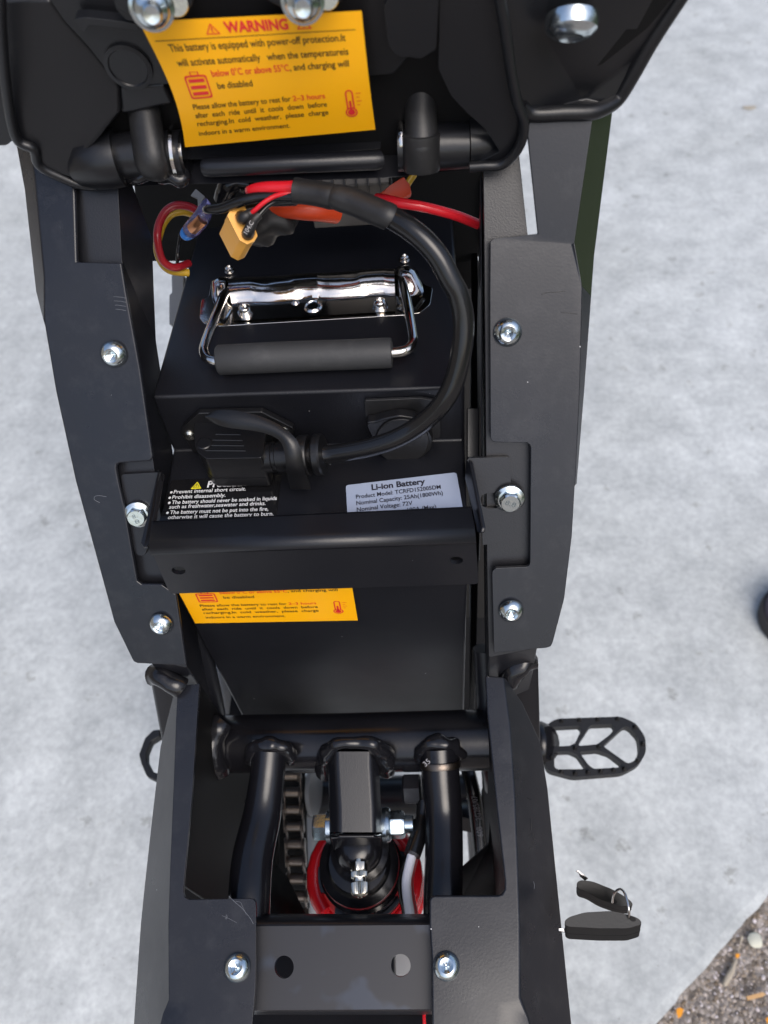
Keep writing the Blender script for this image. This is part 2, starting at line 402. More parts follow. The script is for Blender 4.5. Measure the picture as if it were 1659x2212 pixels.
# countable litter
def leafy(name, r, pts, mat, label, cat, z=.004, th=.0012):
    base = [gp(x, y, z-.012) for x, y in q(r, *pts)]
    return tag(prism(name, base, Vector((0, 0, -th)), mat, None, bevel=.0003), label, cat)
PETAL = pbr("petal orange", (.85, .33, .01), .5); CHIP = pbr("wood chip", (.60, .36, .16), .7, grain=.5); STALK = pbr("dry stalk", (.42, .37, .29), .8, grain=.4)
leafy("petal", 19, [(25, 1720), (90, 1690), (160, 1730), (120, 1850), (60, 1890), (30, 1800)], PETAL, "large orange petal at the lower end of the slab edge", "petal", .012)
leafy("petal", 19, [(1085, 735), (1160, 735), (1150, 790), (1110, 825), (1080, 780)], PETAL, "small orange petal touching the tip of the dry stalk", "petal", .008)
leafy("petal", 19, [(1620, 1890), (1700, 1840), (1740, 1960), (1650, 1985)], PETAL, "yellow orange petal cut off by the right edge of the photo", "petal", .008)
leafy("wood_chip", 19, [(1275, 1495), (1560, 1420), (1625, 1450), (1570, 1505), (1300, 1570)], CHIP, "flat tan wood chip lying on the asphalt", "wood chip", .012, .003)
st = [gp(*q1(19, *p), .0) for p in ((900, 1300), (960, 1170), (1040, 1030), (1090, 900), (1130, 800), (1180, 600), (1225, 420))]
tag(tube("dry_stalk", [p+Vector((0, 0, -.006)) for p in st], [.0022, .0035, .003, .002, .001, .0006, .0018], STALK, None, seg=8, sub=5), "long dry grass stalk lying on the asphalt beside the slab", "grass stalk")
bm = bmesh.new(); bmesh.ops.create_icosphere(bm, subdivisions=3, radius=1)
c = gp(*q1(19, 1440, 500), -.004); V = [c+Vector((v.co.x*.0085*(1+.25*noise.noise(v.co*1.5)), v.co.y*.0078*(1+.25*noise.noise(v.co*1.4)), v.co.z*.004)) for v in bm.verts]; Fc = [[v.index for v in f.verts] for f in bm.faces]; bm.free()
tag(mk("pebble", V, Fc, pbr("white pebble", (.62, .62, .52), .7, grain=.6, gs=300)), "round off-white pebble lying on the asphalt", "pebble")
c = gp(*q1(2, 1580, 462), .004)
tag(prism("dead_bug", [c+Vector((math.cos(a)*.016*(1+.3*math.sin(3*a)), math.sin(a)*.006, 0)) for a in [i*.6283 for i in range(10)]], Vector((0, 0, -.003)), STALK, None, bevel=.0005), "small dry brown husk lying on the pale concrete upper right", "husk")
# shoe toe at the right edge
SH = pbr("shoe fabric", (.09, .075, .10), .8, grain=.5, gs=400); SOLE = pbr("shoe sole", (.035, .033, .035), .7)
sc_ = gp(1748, 1345)
shoe = thing("shoe", "dark purple grey shoe toe with black sole poking in at the right edge", "shoe", sc_)
def shoe_sec(s, z, r):
    return [sc_+Vector((math.cos(a)*r*s-.0, math.sin(a)*r*s*.85, z)) for a in [i*2*math.pi/28 for i in range(28)]]
def stackg(name, rings, mat, parent):
    k = len(rings[0]); V = [p for r in rings for p in r]; Fc = [[i*k+j, i*k+(j+1) % k, (i+1)*k+(j+1) % k, (i+1)*k+j] for i in range(len(rings)-1) for j in range(k)]
    Fc += [list(range(k)), [(len(rings)-1)*k+j for j in range(k)]]
    return mk(name, V, Fc, mat, parent, ang=60)
stackg("sole", [shoe_sec(1, .001, .072), shoe_sec(1.02, .012, .072), shoe_sec(1, .024, .072)], SOLE, shoe)
stackg("upper", [shoe_sec(.95, .0245, .072), shoe_sec(.93, .035, .072), shoe_sec(.8, .055, .072), shoe_sec(.5, .07, .072), shoe_sec(.2, .075, .072)], SH, shoe)

# surroundings outside the frame that the glossy faces mirror: lawn and hedge on the right, tan garage wall on the left
GRASS = pbr("lawn green", (.05, .08, .02), .8, grain=1, gs=60); LEAF = pbr("hedge leaf", (.035, .055, .016), .6)
lw = mk("lawn", [Vector((1.75, -6, .004)), Vector((30, -6, .004)), Vector((30, 30, .004)), Vector((1.75, 30, .004)), Vector((1.75, -6, -.03)), Vector((30, -6, -.03)), Vector((30, 30, -.03)), Vector((1.75, 30, -.03))],
        [[0,1,2,3],[4,5,6,7],[0,1,5,4],[1,2,6,5],[2,3,7,6],[3,0,4,7]], GRASS, smooth=False); lw['kind'] = 'structure'
V = []; Fc = []
for i in range(5000):
    c_ = Vector((rnd_.uniform(4.2, 5.4), rnd_.uniform(-5, 8), rnd_.uniform(0, 2.6+.5*math.sin(i*.7)))); a = Vector((rnd_.uniform(-1,1), rnd_.uniform(-1,1), rnd_.uniform(-1,1))).normalized(); b_ = a.orthogonal().normalized(); s = rnd_.uniform(.07, .16); k = len(V)
    V += [c_-a*s, c_-b_*s*.5, c_+a*s, c_+b_*s*.5]; Fc.append([k, k+1, k+2, k+3])
hg = mk("hedge", V, Fc, LEAF, smooth=False, recalc=False); hg['kind'] = 'stuff'
gw = mk("garage_wall", [Vector((x, y, z)) for x in (-4.2, -4.0) for y in (-5, 7) for z in (0, 2.8)], [[0,1,3,2],[4,5,7,6],[0,1,5,4],[2,3,7,6],[1,3,7,5],[0,2,6,4]], pbr("tan render", (.30, .26, .21), .85, grain=.5, gs=80), smooth=False)
tag(gw, "plain tan rendered garage wall left of the motorbike, outside the frame", "wall")

# ================================================================ BIKE
bike = thing("electric_motorbike", "black electric motorbike seen from above with its seat lifted and battery bay open", "motorbike", gp(760, 1900))
PA = pl((245, 765, .455), (347, 1348, .51), (1097, 718, .438))
PB = pl((428, 1480, .54), (1050, 1460, .528), (740, 1920, .479))
def faces_from(name, pts, faces, th, mat, bevel=.0014, seg=3, **kw):
    V = [P(*p) for p in pts]
    bm = bmesh.new(); vs = [bm.verts.new(v) for v in V]
    for f in faces: bm.faces.new([vs[i] for i in f])
    bmesh.ops.recalc_face_normals(bm, faces=bm.faces); bm.normal_update()
    bm.faces.ensure_lookup_table()
    big = max(bm.faces, key=lambda f: f.calc_area())
    if big.normal.dot(CAM-big.calc_center_median()) < 0: bmesh.ops.reverse_faces(bm, faces=bm.faces)
    bm.verts.index_update(); F_ = [[v.index for v in f.verts] for f in bm.faces]; bm.free()
    return mk(name, V, F_, mat, bike, bevel=bevel, solid=th, seg=seg, recalc=False, **kw)
def pd(f, pts, e=0): return [(x, y, f(x, y)+e) for x, y in pts]
# ---- upper left panel
A_ = [q1(3,190,222), q1(3,190,430), q1(3,240,720), q1(3,325,1106), q1(5,155,1200), q1(7,215,400), q1(7,312,600), q1(7,322,620), q1(7,345,629), q1(7,618,641),
      q1(7,560,245), q1(7,480,190), q1(7,368,188), q1(7,346,172), q1(7,315,0), q1(5,300,800), q1(5,262,640), q1(5,248,562), q1(5,252,542), q1(5,270,533), q1(5,452,521), q1(5,466,505), q1(5,468,485), q1(3,605,620), q1(3,545,290), q1(3,525,165), q1(3,332,160)]
Ad = pd(PA, A_)
na = len(Ad)
B_ = [(161, 400, PA(161,400)+.004), (155, 285, PA(155,285)+.006), (60, 285, PA(60,285)+.010), (75, 380, PA(75,380)+.008)]
C_ = [(28, 280, PA(28,280)+.020), (52, 410, PA(52,410)+.018), (77, 631, PA(77,631)+.014)]
vs = Ad+B_+C_
b0, b1, b2, b3 = na, na+1, na+2, na+3; c0, c1, c2 = na+4, na+5, na+6
pl_left = faces_from("side_panel", vs, [list(range(na)), [0, na-1, b0, b1, b2, b3], [0, b3, c1, c2], [b3, b2, c0, c1], [0, c2, 1]], .003, PANEL)
for (x, y, rr, f) in ((245, 765, 29, PA), (347.5, 1348, 26, PA)): button_screw(x, y, off(f, -.0015), rr, pl_left, tilt=(0, -.1))
# skirt under outer edge so the panel reads as a deep moulding
# ---- upper right panel
A_ = [q1(4,1110,265), q1(4,1100,700), (1242,1050), q1(6,1490,820), q1(6,1445,1190), q1(8,1090,265), q1(8,1036,470), q1(8,1026,492), q1(8,1005,500), q1(8,735,525),
      q1(8,725,120), q1(8,728,105), q1(8,745,92), q1(8,900,86), q1(8,914,80), q1(8,919,66), q1(6,1242,290), q1(6,1236,270), q1(6,1222,259), q1(6,1030,255), q1(6,1008,248), q1(6,998,228), q1(4,712,300), q1(4,714,70), q1(4,728,58), q1(4,1066,84)]
Ad = pd(PA, A_); na = len(Ad)
B_ = [(1240, 525, PA(1240,525)-.001), (1282, 240, PA(1282,240)-.008), (1149, 235, PA(1149,235)-.010), (1139, 285, PA(1139,285)-.008), (1162, 506, PA(1162,506)-.001)]
C_ = [(1327, 212, PA(1327,212)+.016), (1284, 553, PA(1284,553)+.014), (1277.5, 640, PA(1277,640)+.010), (1263, 836, PA(1263,836)+.008), (1246, 1045, PA(1246,1045)+.005)]
vs = Ad+B_+C_
i0 = na; c = na+5
pl_right = faces_from("side_panel", vs, [list(range(na)), [25, i0, i0+1, i0+2, i0+3, i0+4, 24], [25, 0, i0], [i0, 0, c+2, c+1], [i0+1, i0, c+1, c], [0, 1, c+3, c+2], [1, 2, c+4, c+3]], .003, PANEL)
pl_right.data.materials.append(GLOSS)
for p in pl_right.data.polygons:
    if p.index in (3, 4): p.material_index = 1
button_screw(1097, 718, off(PA, -.0015), 31, pl_right, tilt=(0, -.05)); button_screw(1104, 1319.5, off(PA, -.0015), 27, pl_right, tilt=(0, -.1))

# ---- frame rails under the panels
def rail(inner, outer, drop, e=.009, name="frame_rail", mat=COAT):
    pts = rnd(inner+outer[::-1], 4, 2)
    return prism(name, on(off(PA, e), pts), DOWN*drop, mat, bike, bevel=.004, seg=4)
rail([(250, 300), (256, 430), (263, 560), (300, 790), (330, 990), (344, 1090), (372, 1290), (404, 1442)], [(150, 300), (150, 430), (150, 560), (190, 790), (225, 990), (240, 1090), (290, 1290), (320, 1425)], .062)
rail([(1043, 300), (1046, 500), (1048, 700), (1050, 960), (1052, 1200), (1056, 1420)], [(1118, 300), (1139, 500), (1180, 700), (1200, 960), (1190, 1200), (1160, 1400)], .075)
# thin folded inner liner on the right bay wall
prism("bay_liner", on(off(PA, .02), [(1037, 380), (1039, 700), (1039, 990), (1043, 990), (1043, 700), (1041, 380)]), DOWN*.12, COAT, bike, bevel=.0008)
# bay floor / compartment behind the wiring
prism("bay_bulkhead", dpts((280, 330, .56), (1060, 330, .55), (1050, 500, .56), (1012, 520, .60), (560, 516, .60), (300, 519, .585)), DOWN*.02, MATTE, bike, bevel=.002)
bpa, bpb = P(322, 330, .57), P(1030, 330, .555)
prism("bay_sky_blocker", [bpa+Vector((0, 0, .13)), bpb+Vector((0, 0, .13)), bpb-Vector((0, 0, .12)), bpa-Vector((0, 0, .12))], Vector((0, .004, 0)), MATTE, bike, bevel=.0005)  # added unseen plate, keeps the sky out of the chrome handle's reflection
prism("bay_gap_plate", dpts((1018, 520, .58), (1032, 520, .58), (1040, 900, .56), (1030, 1400, .60), (1018, 1400, .60)), DOWN*.22, MATTE, bike, bevel=.001)  # added dark plate, stops bright ground leaking through beside the battery
prism("bay_gap_plate", dpts((1008, 880, .52), (1036, 880, .52), (1036, 1000, .52), (1008, 1000, .52)), DOWN*.01, PANEL, bike, bevel=.001)
# ---- clamp tabs and hold-down bracket
TB = off(PA, .0045)
tabL = rnd([q1(5,275,600), q1(5,517,586), q1(5,520,640), q1(5,425,1095), q1(5,365,1085), q1(5,310,880)], {0: 8, 1: 3, 3: 16, 4: 8})
tl_ = plate("clamp_tab", TB, tabL, .0035, COAT, bike, bevel=.0012)
tabR = rnd([q1(6,858,352), q1(6,1115,343), q1(6,1122,520), q1(6,1137,850), q1(6,952,875), q1(6,948,780)], {0: 5, 1: 8, 3: 9})
def ngon_hole(name, f, outer, hole, th, mat, parent, **kw):
    """plate with one hole, from a bridged outline pair"""
    cu = bpy.data.curves.new('c', 'CURVE'); cu.dimensions = '2D'; cu.fill_mode = 'BOTH'
    for pts in [outer]+hole:
        s = cu.splines.new('POLY'); s.points.add(len(pts)-1); s.use_cyclic_u = True
        for i, (x, y) in enumerate(pts): s.points[i].co = (x, -y, 0, 1)
    cu.extrude = .5
    ob = bpy.data.objects.new('c', cu); scn.collection.objects.link(ob)
    dg = bpy.context.evaluated_depsgraph_get(); me = bpy.data.meshes.new_from_object(ob.evaluated_get(dg))
    x0, y0 = outer[0]; nn = basis(f, x0, y0)[3]
    V = [P(v.co.x, -v.co.y, f(v.co.x, -v.co.y))-nn*th*(.5-v.co.z) for v in me.vertices]; Fc = [list(p.vertices) for p in me.polygons]
    bm = bmesh.new(); vs_ = [bm.verts.new(v) for v in V]
    for f_ in Fc:
        try: bm.faces.new([vs_[i] for i in f_])
        except ValueError: pass
    bmesh.ops.remove_doubles(bm, verts=bm.verts, dist=1e-6); bmesh.ops.dissolve_limit(bm, angle_limit=.01, verts=bm.verts, edges=bm.edges)
    bm.verts.index_update(); V = [v.co.copy() for v in bm.verts]; Fc = [[v.index for v in f_.verts] for f_ in bm.faces]; bm.free()
    bpy.data.meshes.remove(me); bpy.data.objects.remove(ob); bpy.data.curves.remove(cu)
    return mk(name, V, Fc, mat, parent, **kw)
def ell(cx, cy, rx, ry, k=28, rot=0): return [(cx+rx*math.cos(a)*math.cos(rot)-ry*math.sin(a)*math.sin(rot), cy+rx*math.cos(a)*math.sin(rot)+ry*math.sin(a)*math.cos(rot)) for a in [i*2*math.pi/k for i in range(k)]]
slot = [q1(6,x,y) for x, y in ((945,575),(985,560),(1080,558),(1080,650),(985,655),(950,640),(938,605))]
tr_ = ngon_hole("clamp_tab", TB, tabR, [slot], .0035, COAT, bike, ang=30)
flange_bolt(*q1(5,381,840), off(PA,.0035), 30, bike, rot=.2, tilt=(.12,-.12), mark='8.|8', mrot=.25)
flange_bolt(*q1(6,1113,593), off(PA,.0035), 33, bike, rot=.1, tilt=(0,-.22), mark='8.8', mrot=-.35)
# bracket: lip + front web with rounded fold, gentle taper; side walls folded back to the tabs
def lerp(a, b, t): return tuple(a[i]*(1-t)+b[i]*t for i in range(len(a)))
lipL, lipR = (*q1(5,478,903), .462), (*q1(6,880,664), .452)
fldL, fldR = (*q1(5,452,1040), .4475), (*q1(6,908,818), .438)
BL_ = q1(7,525,242); BR_ = q1(6,928,1110)
pL = P(*fldL); pR = P(*fldR)
# bottom corners: drop vertically-ish from the fold
botL = (*BL_, .482); botR = (*BR_, .470)
rows = []
NX = 2
holes_uv = [(.093, .43), (.905, .43)]
# lip as plate
lipth = .003
faces_from("hold_down_bracket", [lipL, lipR, fldR, fldL, (*botR,), (*botL,)], [[0, 1, 2, 3], [3, 2, 4, 5]], lipth, COAT, bevel=.0042, seg=5) if False else None
cu_f = pl(fldL, fldR, botL)
web_out = rnd([fldL[:2], fldR[:2], BR_, BL_], {2: 9, 3: 7})
hl = ell(*q1(5,625,1180), 15, 8.5, rot=.1); hr = ell(*q1(6,792,968), 14.5, 8, rot=0)
web = ngon_hole("bracket_web", cu_f, web_out, [hl, hr], .003, COAT, bike, ang=30)
# fold as a swept round + lip
secs = []
for s in (0, 1):
    lp = P(*(lipL, lipR)[s]); fp = P(*(fldL, fldR)[s]); bp_ = P(*(botL, botR)[s])
    u1 = (lp-fp).normalized(); u2 = (bp_-fp).normalized(); r_ = .0038
    corner = fp+(u1*.0)  # centre line of the fold
    arc = [lp, lp*.9+(fp+u1*r_)*.1, lp*.1+(fp+u1*r_)*.9, fp+u1*r_]
    for i in range(1, 7):
        t = i/7; arc.append((fp+u1*r_)*(1-t)**2+(fp)*2*t*(1-t)+(fp+u2*r_)*t*t)
    arc.append(fp+u2*r_*1.02)
    secs.append([a for a in arc])
# push the web just under the fold's lower line so that both meet flush
rows = [[secs[0][i], secs[0][i]*.5+secs[1][i]*.5, secs[1][i]] for i in range(len(secs[0]))]
lipo = grid("bracket_lip", [[p for p in r] for r in rows], COAT, bike, solid=-.003, ang=40)
# left and right walls
def wall(name, pts, th, mat, parent=None, **kw):
    V = [P(*p) for p in pts]; return mk(name, V, [list(range(len(V)))], mat, parent or bike, solid=th, **kw)
wl1 = [(*q1(5,517,588), TB(*q1(5,517,588))), (*q1(5,540,612), .492), (*q1(5,468,1000), .458), (*q1(5,448,1050), .449), (*q1(5,425,1052), .452), (*q1(5,410,1030), .470)]
wall("bracket_wall", wl1, .0025, COAT, bevel=.0008)
wl2 = [(*q1(6,850,362), .488), (*q1(6,868,365), TB(*q1(6,868,365))-.002), (*q1(6,948,770), .437), (*q1(6,940,800), .437), (*q1(6,918,802), .440), (*q1(6,850,480), .47)]
wall("bracket_wall", wl2, .0025, COAT, bevel=.0008)

# ---- lower panels
Lp = [q1(9,493,58), q1(9,445,800), q1(9,389,1390), q1(9,386,1440), q1(9,396,1475), q1(9,425,1491), q1(9,825,1483), q1(9,850,1487), q1(9,866,1503), q1(9,870,1560), q1(11,668,430), (552,2132), q1(11,650,888), (543,2330), (385,2330), q1(11,380,860), q1(11,350,800), q1(11,310,772), q1(11,225,765), (364,1998), q1(9,300,1300), q1(9,325,700), q1(9,340,300), q1(9,352,100), q1(9,375,70)]
Ld = pd(PB, Lp); n_ = len(Ld)
sil = [(*q1(9,343,95), 0), (*q1(9,320,140), .006), (*q1(9,235,480), .022), (*q1(9,180,950), .034), (*q1(9,130,1400), .038), (*q1(9,104,1659), .04), (*q1(11,45,888), .042), (286, 2330, .042)]
Sd = [(x, y, PB(x, y)+e) for x, y, e in sil]
bump = [(x, y, PB(x, y)+e) for x, y, e in ((*q1(11,160,888), .012), (*q1(11,215,790), .006))]
vs = Ld+Sd+[(318, 2330, PB(318,2330)+.009), (352, 2190, PB(352,2190)+.004)]
s0 = n_; w0 = n_+8
llow = faces_from("rear_side_panel", vs, [list(range(n_)), [23, s0, s0+1, 22], [22, s0+1, s0+2, 21], [21, s0+2, s0+3, 20], [20, s0+3, s0+4, 19], [19, s0+4, s0+5], [19, s0+5, s0+6, w0+1, 18], [18, w0+1, w0, 14, 15, 16, 17], [w0+1, s0+6, s0+7, w0]], .003, PANEL, bevel=.0022)
Rp = [q1(10,1062,3), q1(10,1075,250), q1(10,1110,600), q1(10,1140,900), q1(10,1193,1370), q1(10,1192,1420), q1(10,1175,1452), q1(10,1145,1462), q1(10,730,1463), q1(10,705,1470), q1(10,693,1495), q1(10,693,1659), q1(12,142,600), (934,2330), (1062, 2330), (1068, 2225), q1(12,440,800), q1(12,540,778), (1122,1998), q1(10,1275,1200), q1(10,1258,800), q1(10,1228,350), q1(10,1185,12)]
Rd = pd(PB, Rp); n_ = len(Rd)
sil = [(*q1(10,1200,22), .004), (*q1(10,1310,180), .016), (*q1(10,1430,440), .028), (*q1(10,1480,750), .034), (*q1(10,1530,1250), .038), (*q1(10,1572,1659), .04), (*q1(12,775,897), .042), (1250, 2330, .042)]
Sd = [(x, y, PB(x, y)+e) for x, y, e in sil]
vs = Rd+Sd+[(1180, 2330, PB(1180,2330)+.012), (1140, 2195, PB(1140,2195)+.004)]
s0 = n_; w0 = n_+8
rlow = faces_from("rear_side_panel", vs, [list(range(n_)), [22, s0, s0+1, 21], [21, s0+1, s0+2, 20], [20, s0+2, s0+3, 19], [19, s0+3, s0+4, 18], [18, s0+4, s0+5], [18, s0+5, s0+6, w0+1, 17], [17, w0+1, w0, 14, 15, 16], [w0+1, s0+6, s0+7, w0]], .003, PANEL, bevel=.0022)
for (x, y, p_) in ((512, 2090, llow), (964.5, 2087, rlow)): button_screw(x, y, off(PB, -.0015), 29, p_, tilt=(0, .12), kind='hex')
# inner side plates below the lower panels
prism("side_plate", on(off(PB, .006), [(434, 1480), (425, 1600), (418, 1718), (400, 1914), (392, 1914), (405, 1718), (415, 1600), (424, 1480)]), DOWN*.20+Vector((0,0,0)), MATTE, bike, bevel=.0005)
prism("side_plate", on(off(PB, .006), [(1052, 1470), (1060, 1600), (1074, 1718), (1094, 1914), (1100, 1914), (1082, 1718), (1068, 1600), (1060, 1470)]), DOWN*.20, MATTE, bike, bevel=.0005)
# triangular gusset seen inside the left panel
wall("gusset", [(*q1(9,494,75), .545), (*q1(9,600,600), .60), (*q1(9,560,640), .64), (*q1(9,470,640), .60)], .002, COAT)
wall("gusset", [(*q1(10,905,1290), .60), (*q1(10,1085,1130), .60), (*q1(10,1110,700), .60), (*q1(10,1190,1500), .60), (*q1(10,905,1500), .62)], .003, MATTE)
# ---- cross plate between the lower panels
SMEAR, N, L, bs = nt("smeared black")
co = N.new("ShaderNodeNewGeometry").outputs['Position']; t1 = noisen(N, L, co, 24, 3, .45)
r1 = rampn(N, .52, .56, (.013, .014, .019, 1), (.026, .034, .052, 1)); L.new(t1.outputs[0], r1.inputs[0]); L.new(r1.outputs[0], bs.inputs['Base Color'])
r2 = rampn(N, .50, .58, (.42,)*3+(1,), (.30,)*3+(1,)); L.new(t1.outputs[0], r2.inputs[0]); L.new(r2.outputs[0], bs.inputs['Roughness'])
PC = off(PB, .012)
cp = rnd([q1(11,683,392), q1(11,1545,385), q1(11,1562,810), q1(11,662,815)], 3, 2)
hL = ell(*q1(11,812,598), 21, 25); hR = ell(*q1(11,1407,590), 21.5, 25)
cross = ngon_hole("cross_plate", PC, [(541, 2001), (940, 1998), (940, 2180), (541, 2182)], [hL, hR], .004, SMEAR, bike, ang=30)
V_ = []
# rounded upper and lower folds of the cross plate
def fold(name, y0, y1, e0, e1, xs, mat, up=True):
    rows = []
    for i in range(8):
        t = i/7; a = t*math.pi/2
        yy = y0+(y1-y0)*math.sin(a); e = e0+(e1-e0)*(1-math.cos(a))
        rows.append([P(x, yy, PC(x, yy)+e) for x in xs])
    return grid(name, rows, mat, bike, solid=.0, ang=60)
fold("cross_plate_flange", 2001.5, 1974, 0, .02, [541, 640, 740, 840, 940], COAT)
fold("cross_plate_flange", 2180, 2192, 0, .03, [541, 640, 740, 840, 940], COAT)
# what shows under the cross plate
prism("fender", dpts((540, 2030, .58), (850, 2030, .57), (856, 2185, .54), (940, 2185, .53), (940, 2400, .50), (540, 2400, .50)), DOWN*.02, COAT, bike, bevel=.003)
prism("dark_filler", dpts((596, 1660, .78), (657, 1660, .78), (668, 1990, .75), (598, 1990, .75)), DOWN*.01, MATTE, bike, bevel=.002)  # dark sheet added behind the chain to hide the bright ground
prism("inner_guard", dpts((800, 2000, .66), (990, 2000, .66), (990, 2200, .64), (800, 2200, .64)), DOWN*.01, GRAYP, bike, bevel=.001)
tube("wire", dpts((917, 2170, .52), (916, 2200, .515), (919, 2240, .51), (921, 2300, .50)), .0012, RED, bike)
# ---- main cross tube and what is welded to it
TD = .585
ct = tube("cross_tube", dpts((462, 1607, .60), (560, 1606, .592), (760, 1604, .58), (1060, 1597, .565)), .0218, TUBE, bike, seg=40, sub=6)
tube("frame_down_tube", dpts((398, 1300, .56), (425, 1420, .585), (452, 1540, .61), (466, 1660, .63)), .0125, COAT, bike, seg=20)
tube("frame_down_tube", dpts((1046, 1400, .56), (1052, 1500, .57), (1062, 1640, .58), (1068, 1700, .60)), .008, COAT, bike, seg=20)
prism("frame_side_plate", dpts(*[(*q1(7,x,y), d) for x, y, d in ((400,700,.555),(435,660,.55),(640,640,.55),(700,760,.56),(650,1000,.58),(475,1095,.60))]), DOWN*.05, COAT, bike, bevel=.004)
prism("frame_side_plate", dpts(*[(*q1(8,x,y), d) for x, y, d in ((740,500,.545),(955,508,.54),(962,560,.54),(975,1000,.60),(800,1000,.60),(740,700,.57))]), DOWN*.05, COAT, bike, bevel=.003)
def weld(pts, r, lump=.5, ls=110, name="weld_bead", seg=14, flat=1.0): return tube(name, pts, r, WELD, bike, seg=seg, sub=6, lump=lump*.6, ls=ls, ang=80, flat=flat)
weld([P(*q1(7,x,y), d) for x, y, d in ((430,690,.545),(480,700,.54),(540,735,.538),(585,765,.54))], .0075, .35)
weld([P(*q1(8,x,y), d) for x, y, d in ((930,545,.535),(880,570,.533),(840,620,.535),(810,665,.54))], .0085, .35)
weld([P(*q1(8,x,y), d) for x, y, d in ((745,575,.54),(790,590,.538),(840,560,.536))], .004, .9)
weld([P(*q1(9,x,y), d) for x, y, d in ((650,300,.575),(600,370,.572),(585,450,.572),(600,560,.575),(625,650,.58))], .0085, .5, 90)
# two seat-stay tubes running back from the cross tube
tube("frame_stay", dpts((583, 1618, .556), (577, 1680, .553), (566, 1760, .545), (546, 1850, .527), (539, 1930, .512), (537, 2010, .503)), [.0122, .0126, .0135, .0140, .0140, .0138], TUBE, bike, seg=32)
tube("frame_stay", dpts((948, 1615, .548), (952, 1680, .545), (958, 1760, .540), (959, 1850, .525), (957, 1930, .510), (957, 2010, .500)), [.0135, .0135, .0132, .0130, .0130, .0130], TUBE, bike, seg=32)
def weldring(cx, cy, d, rx, ry, r, a0=160, a1=380, parts=11, lump=.7, dd=.012):
    pts = []
    for i in range(parts):
        a = math.radians(a0+(a1-a0)*i/(parts-1)); pts.append(P(cx+rx*math.cos(a)+random.uniform(-1.5,1.5), cy+ry*math.sin(a)+random.uniform(-1.5,1.5), d+dd*(1+math.sin(a))))
    weld(pts, r, lump, 130)
weldring(584, 1634, .548, 43, 25, .0050); weldring(950, 1632, .540, 43, 28, .0052)
# tie band on right stay
lathe("band_clamp", [(.0140, -.001), (.0143, 0), (.0143, .0025), (.0140, .0035)], P(951, 1655, .545), (P(948, 1615, .548)-P(952, 1680, .545)), STEEL, bike, seg=40)
# ---- shock mount (boxed channel) with bolt and nut
mp = [q1(18,390,0), q1(18,870,0), q1(18,935,180), q1(18,955,700), q1(18,965,985), q1(18,945,1000), q1(18,390,1000), q1(18,358,985), q1(18,345,700), q1(18,332,180)]
PM = pl((774, 1620, .532), (720, 1700, .530), (774, 1800, .520))
PM = pl((774, 1620, .535), (830, 1700, .5275), (774, 1800, .520))
def chan(name):
    # cross section bars: flat top face with chamfered sides
    L0, R0 = q1(18,345,180), q1(18,935,180)
    rowsL = [(q1(18,395,40), q1(18,860,40), q1(18,380,60), q1(18,880,60))]
    V = []; ys = [(20, 415, 850, 375, 880), (180, 420, 850, 335, 935), (700, 450, 880, 348, 960), (975, 450, 885, 355, 968)]
    for (yy, a, b_, c, d_) in ys:
        row = []
        for xx, e in ((c, .05), (c, .012), (a, 0), (b_, 0), (d_, .012), (d_, .05)):
            x, y = q1(18, xx, yy); row.append(P(x, y, PM(x, y)+e))
        V.append(row)
    return grid(name, V, COAT, bike, solid=-.0, bevel=.003, seg=4)
chan("shock_mount")
wall("shock_mount_end", [(*q1(18,362,985), .5325), (*q1(18,450,992), PM(730,1801)+.0015), (*q1(18,885,992), PM(809,1801)+.0015), (*q1(18,965,985), .5325), (*q1(18,960,1180), .56), (*q1(18,900,1240), .57), (*q1(18,500,1240), .57), (*q1(18,400,1200), .56)], .003, TUBE, bevel=.002)
weld([P(*q1(18,x,y), d) for x, y, d in ((290,260,.575),(300,120,.56),(330,20,.545),(400,-60,.535),(520,-85,.532),(700,-85,.532),(860,-70,.532),(950,10,.54),(1010,110,.55),(1020,230,.565))], [.0075,.007,.006,.0045,.004,.004,.005,.0065,.0075,.007], .5, 100)
DZ = pbr("dull zinc", (.42, .50, .56), .24, 1, grain=.3)
# mount bolt + nut: axis across
axv = (P(880, 1770, .548)-P(680, 1776, .553)).normalized()
def hexl(name, c, ax, prof, mat, rot=0, hx=None):
    return lathe(name, prof, c, ax, mat, bike, seg=48, ref=Vector((0,0,1)), mod=lambda i, an: hexmod(an, rot=rot) if (hx is None or i in hx) else 1, ang=25)
cB = P(*q1(18,345,915), .556)
hexl("mount_bolt", cB, -axv, [(.0115, -.002), (.0115, .001), (.0108, .0015), (.0100, .0018), (.0100, .0095), (.0096, .0108), (.0080, .0112)], DZ, rot=.25, hx=(3, 4, 5))
cN = P(*q1(18,1000,890), .549)
hexl("mount_nut", cN, axv, [(.0120, -.001), (.0122, .002), (.0112, .004), (.0098, .005), (.0098, .0125), (.0088, .0145), (.0062, .0150), (.0062, .0205), (.0050, .0212)], DZ, rot=.1, hx=(3, 4, 5))
# ---- shock absorber
S0 = P(776, 1868, .565); S1 = P(822, 1958, .72); sa = (S1-S0).normalized()
sc0 = P(775, 1835, .552)
lathe("shock_head", [(.003, -.017), (.009, -.016), (.0135, -.012), (.0165, -.006), (.0170, .002), (.0210, .004), (.0215, .012)], sc0, sa, TUBE, bike, seg=60, ang=50)
RC = .0295
lathe("preload_collar", [(.010, -.012), (.021, -.010), (.0235, -.004), (.0292, -.002), (RC, .001), (RC, .009), (.029, .010), (.029, .013), (RC+.002, .014), (RC+.002, .022), (.028, .024)], S0, sa, TUBE, bike, seg=72, ang=30)
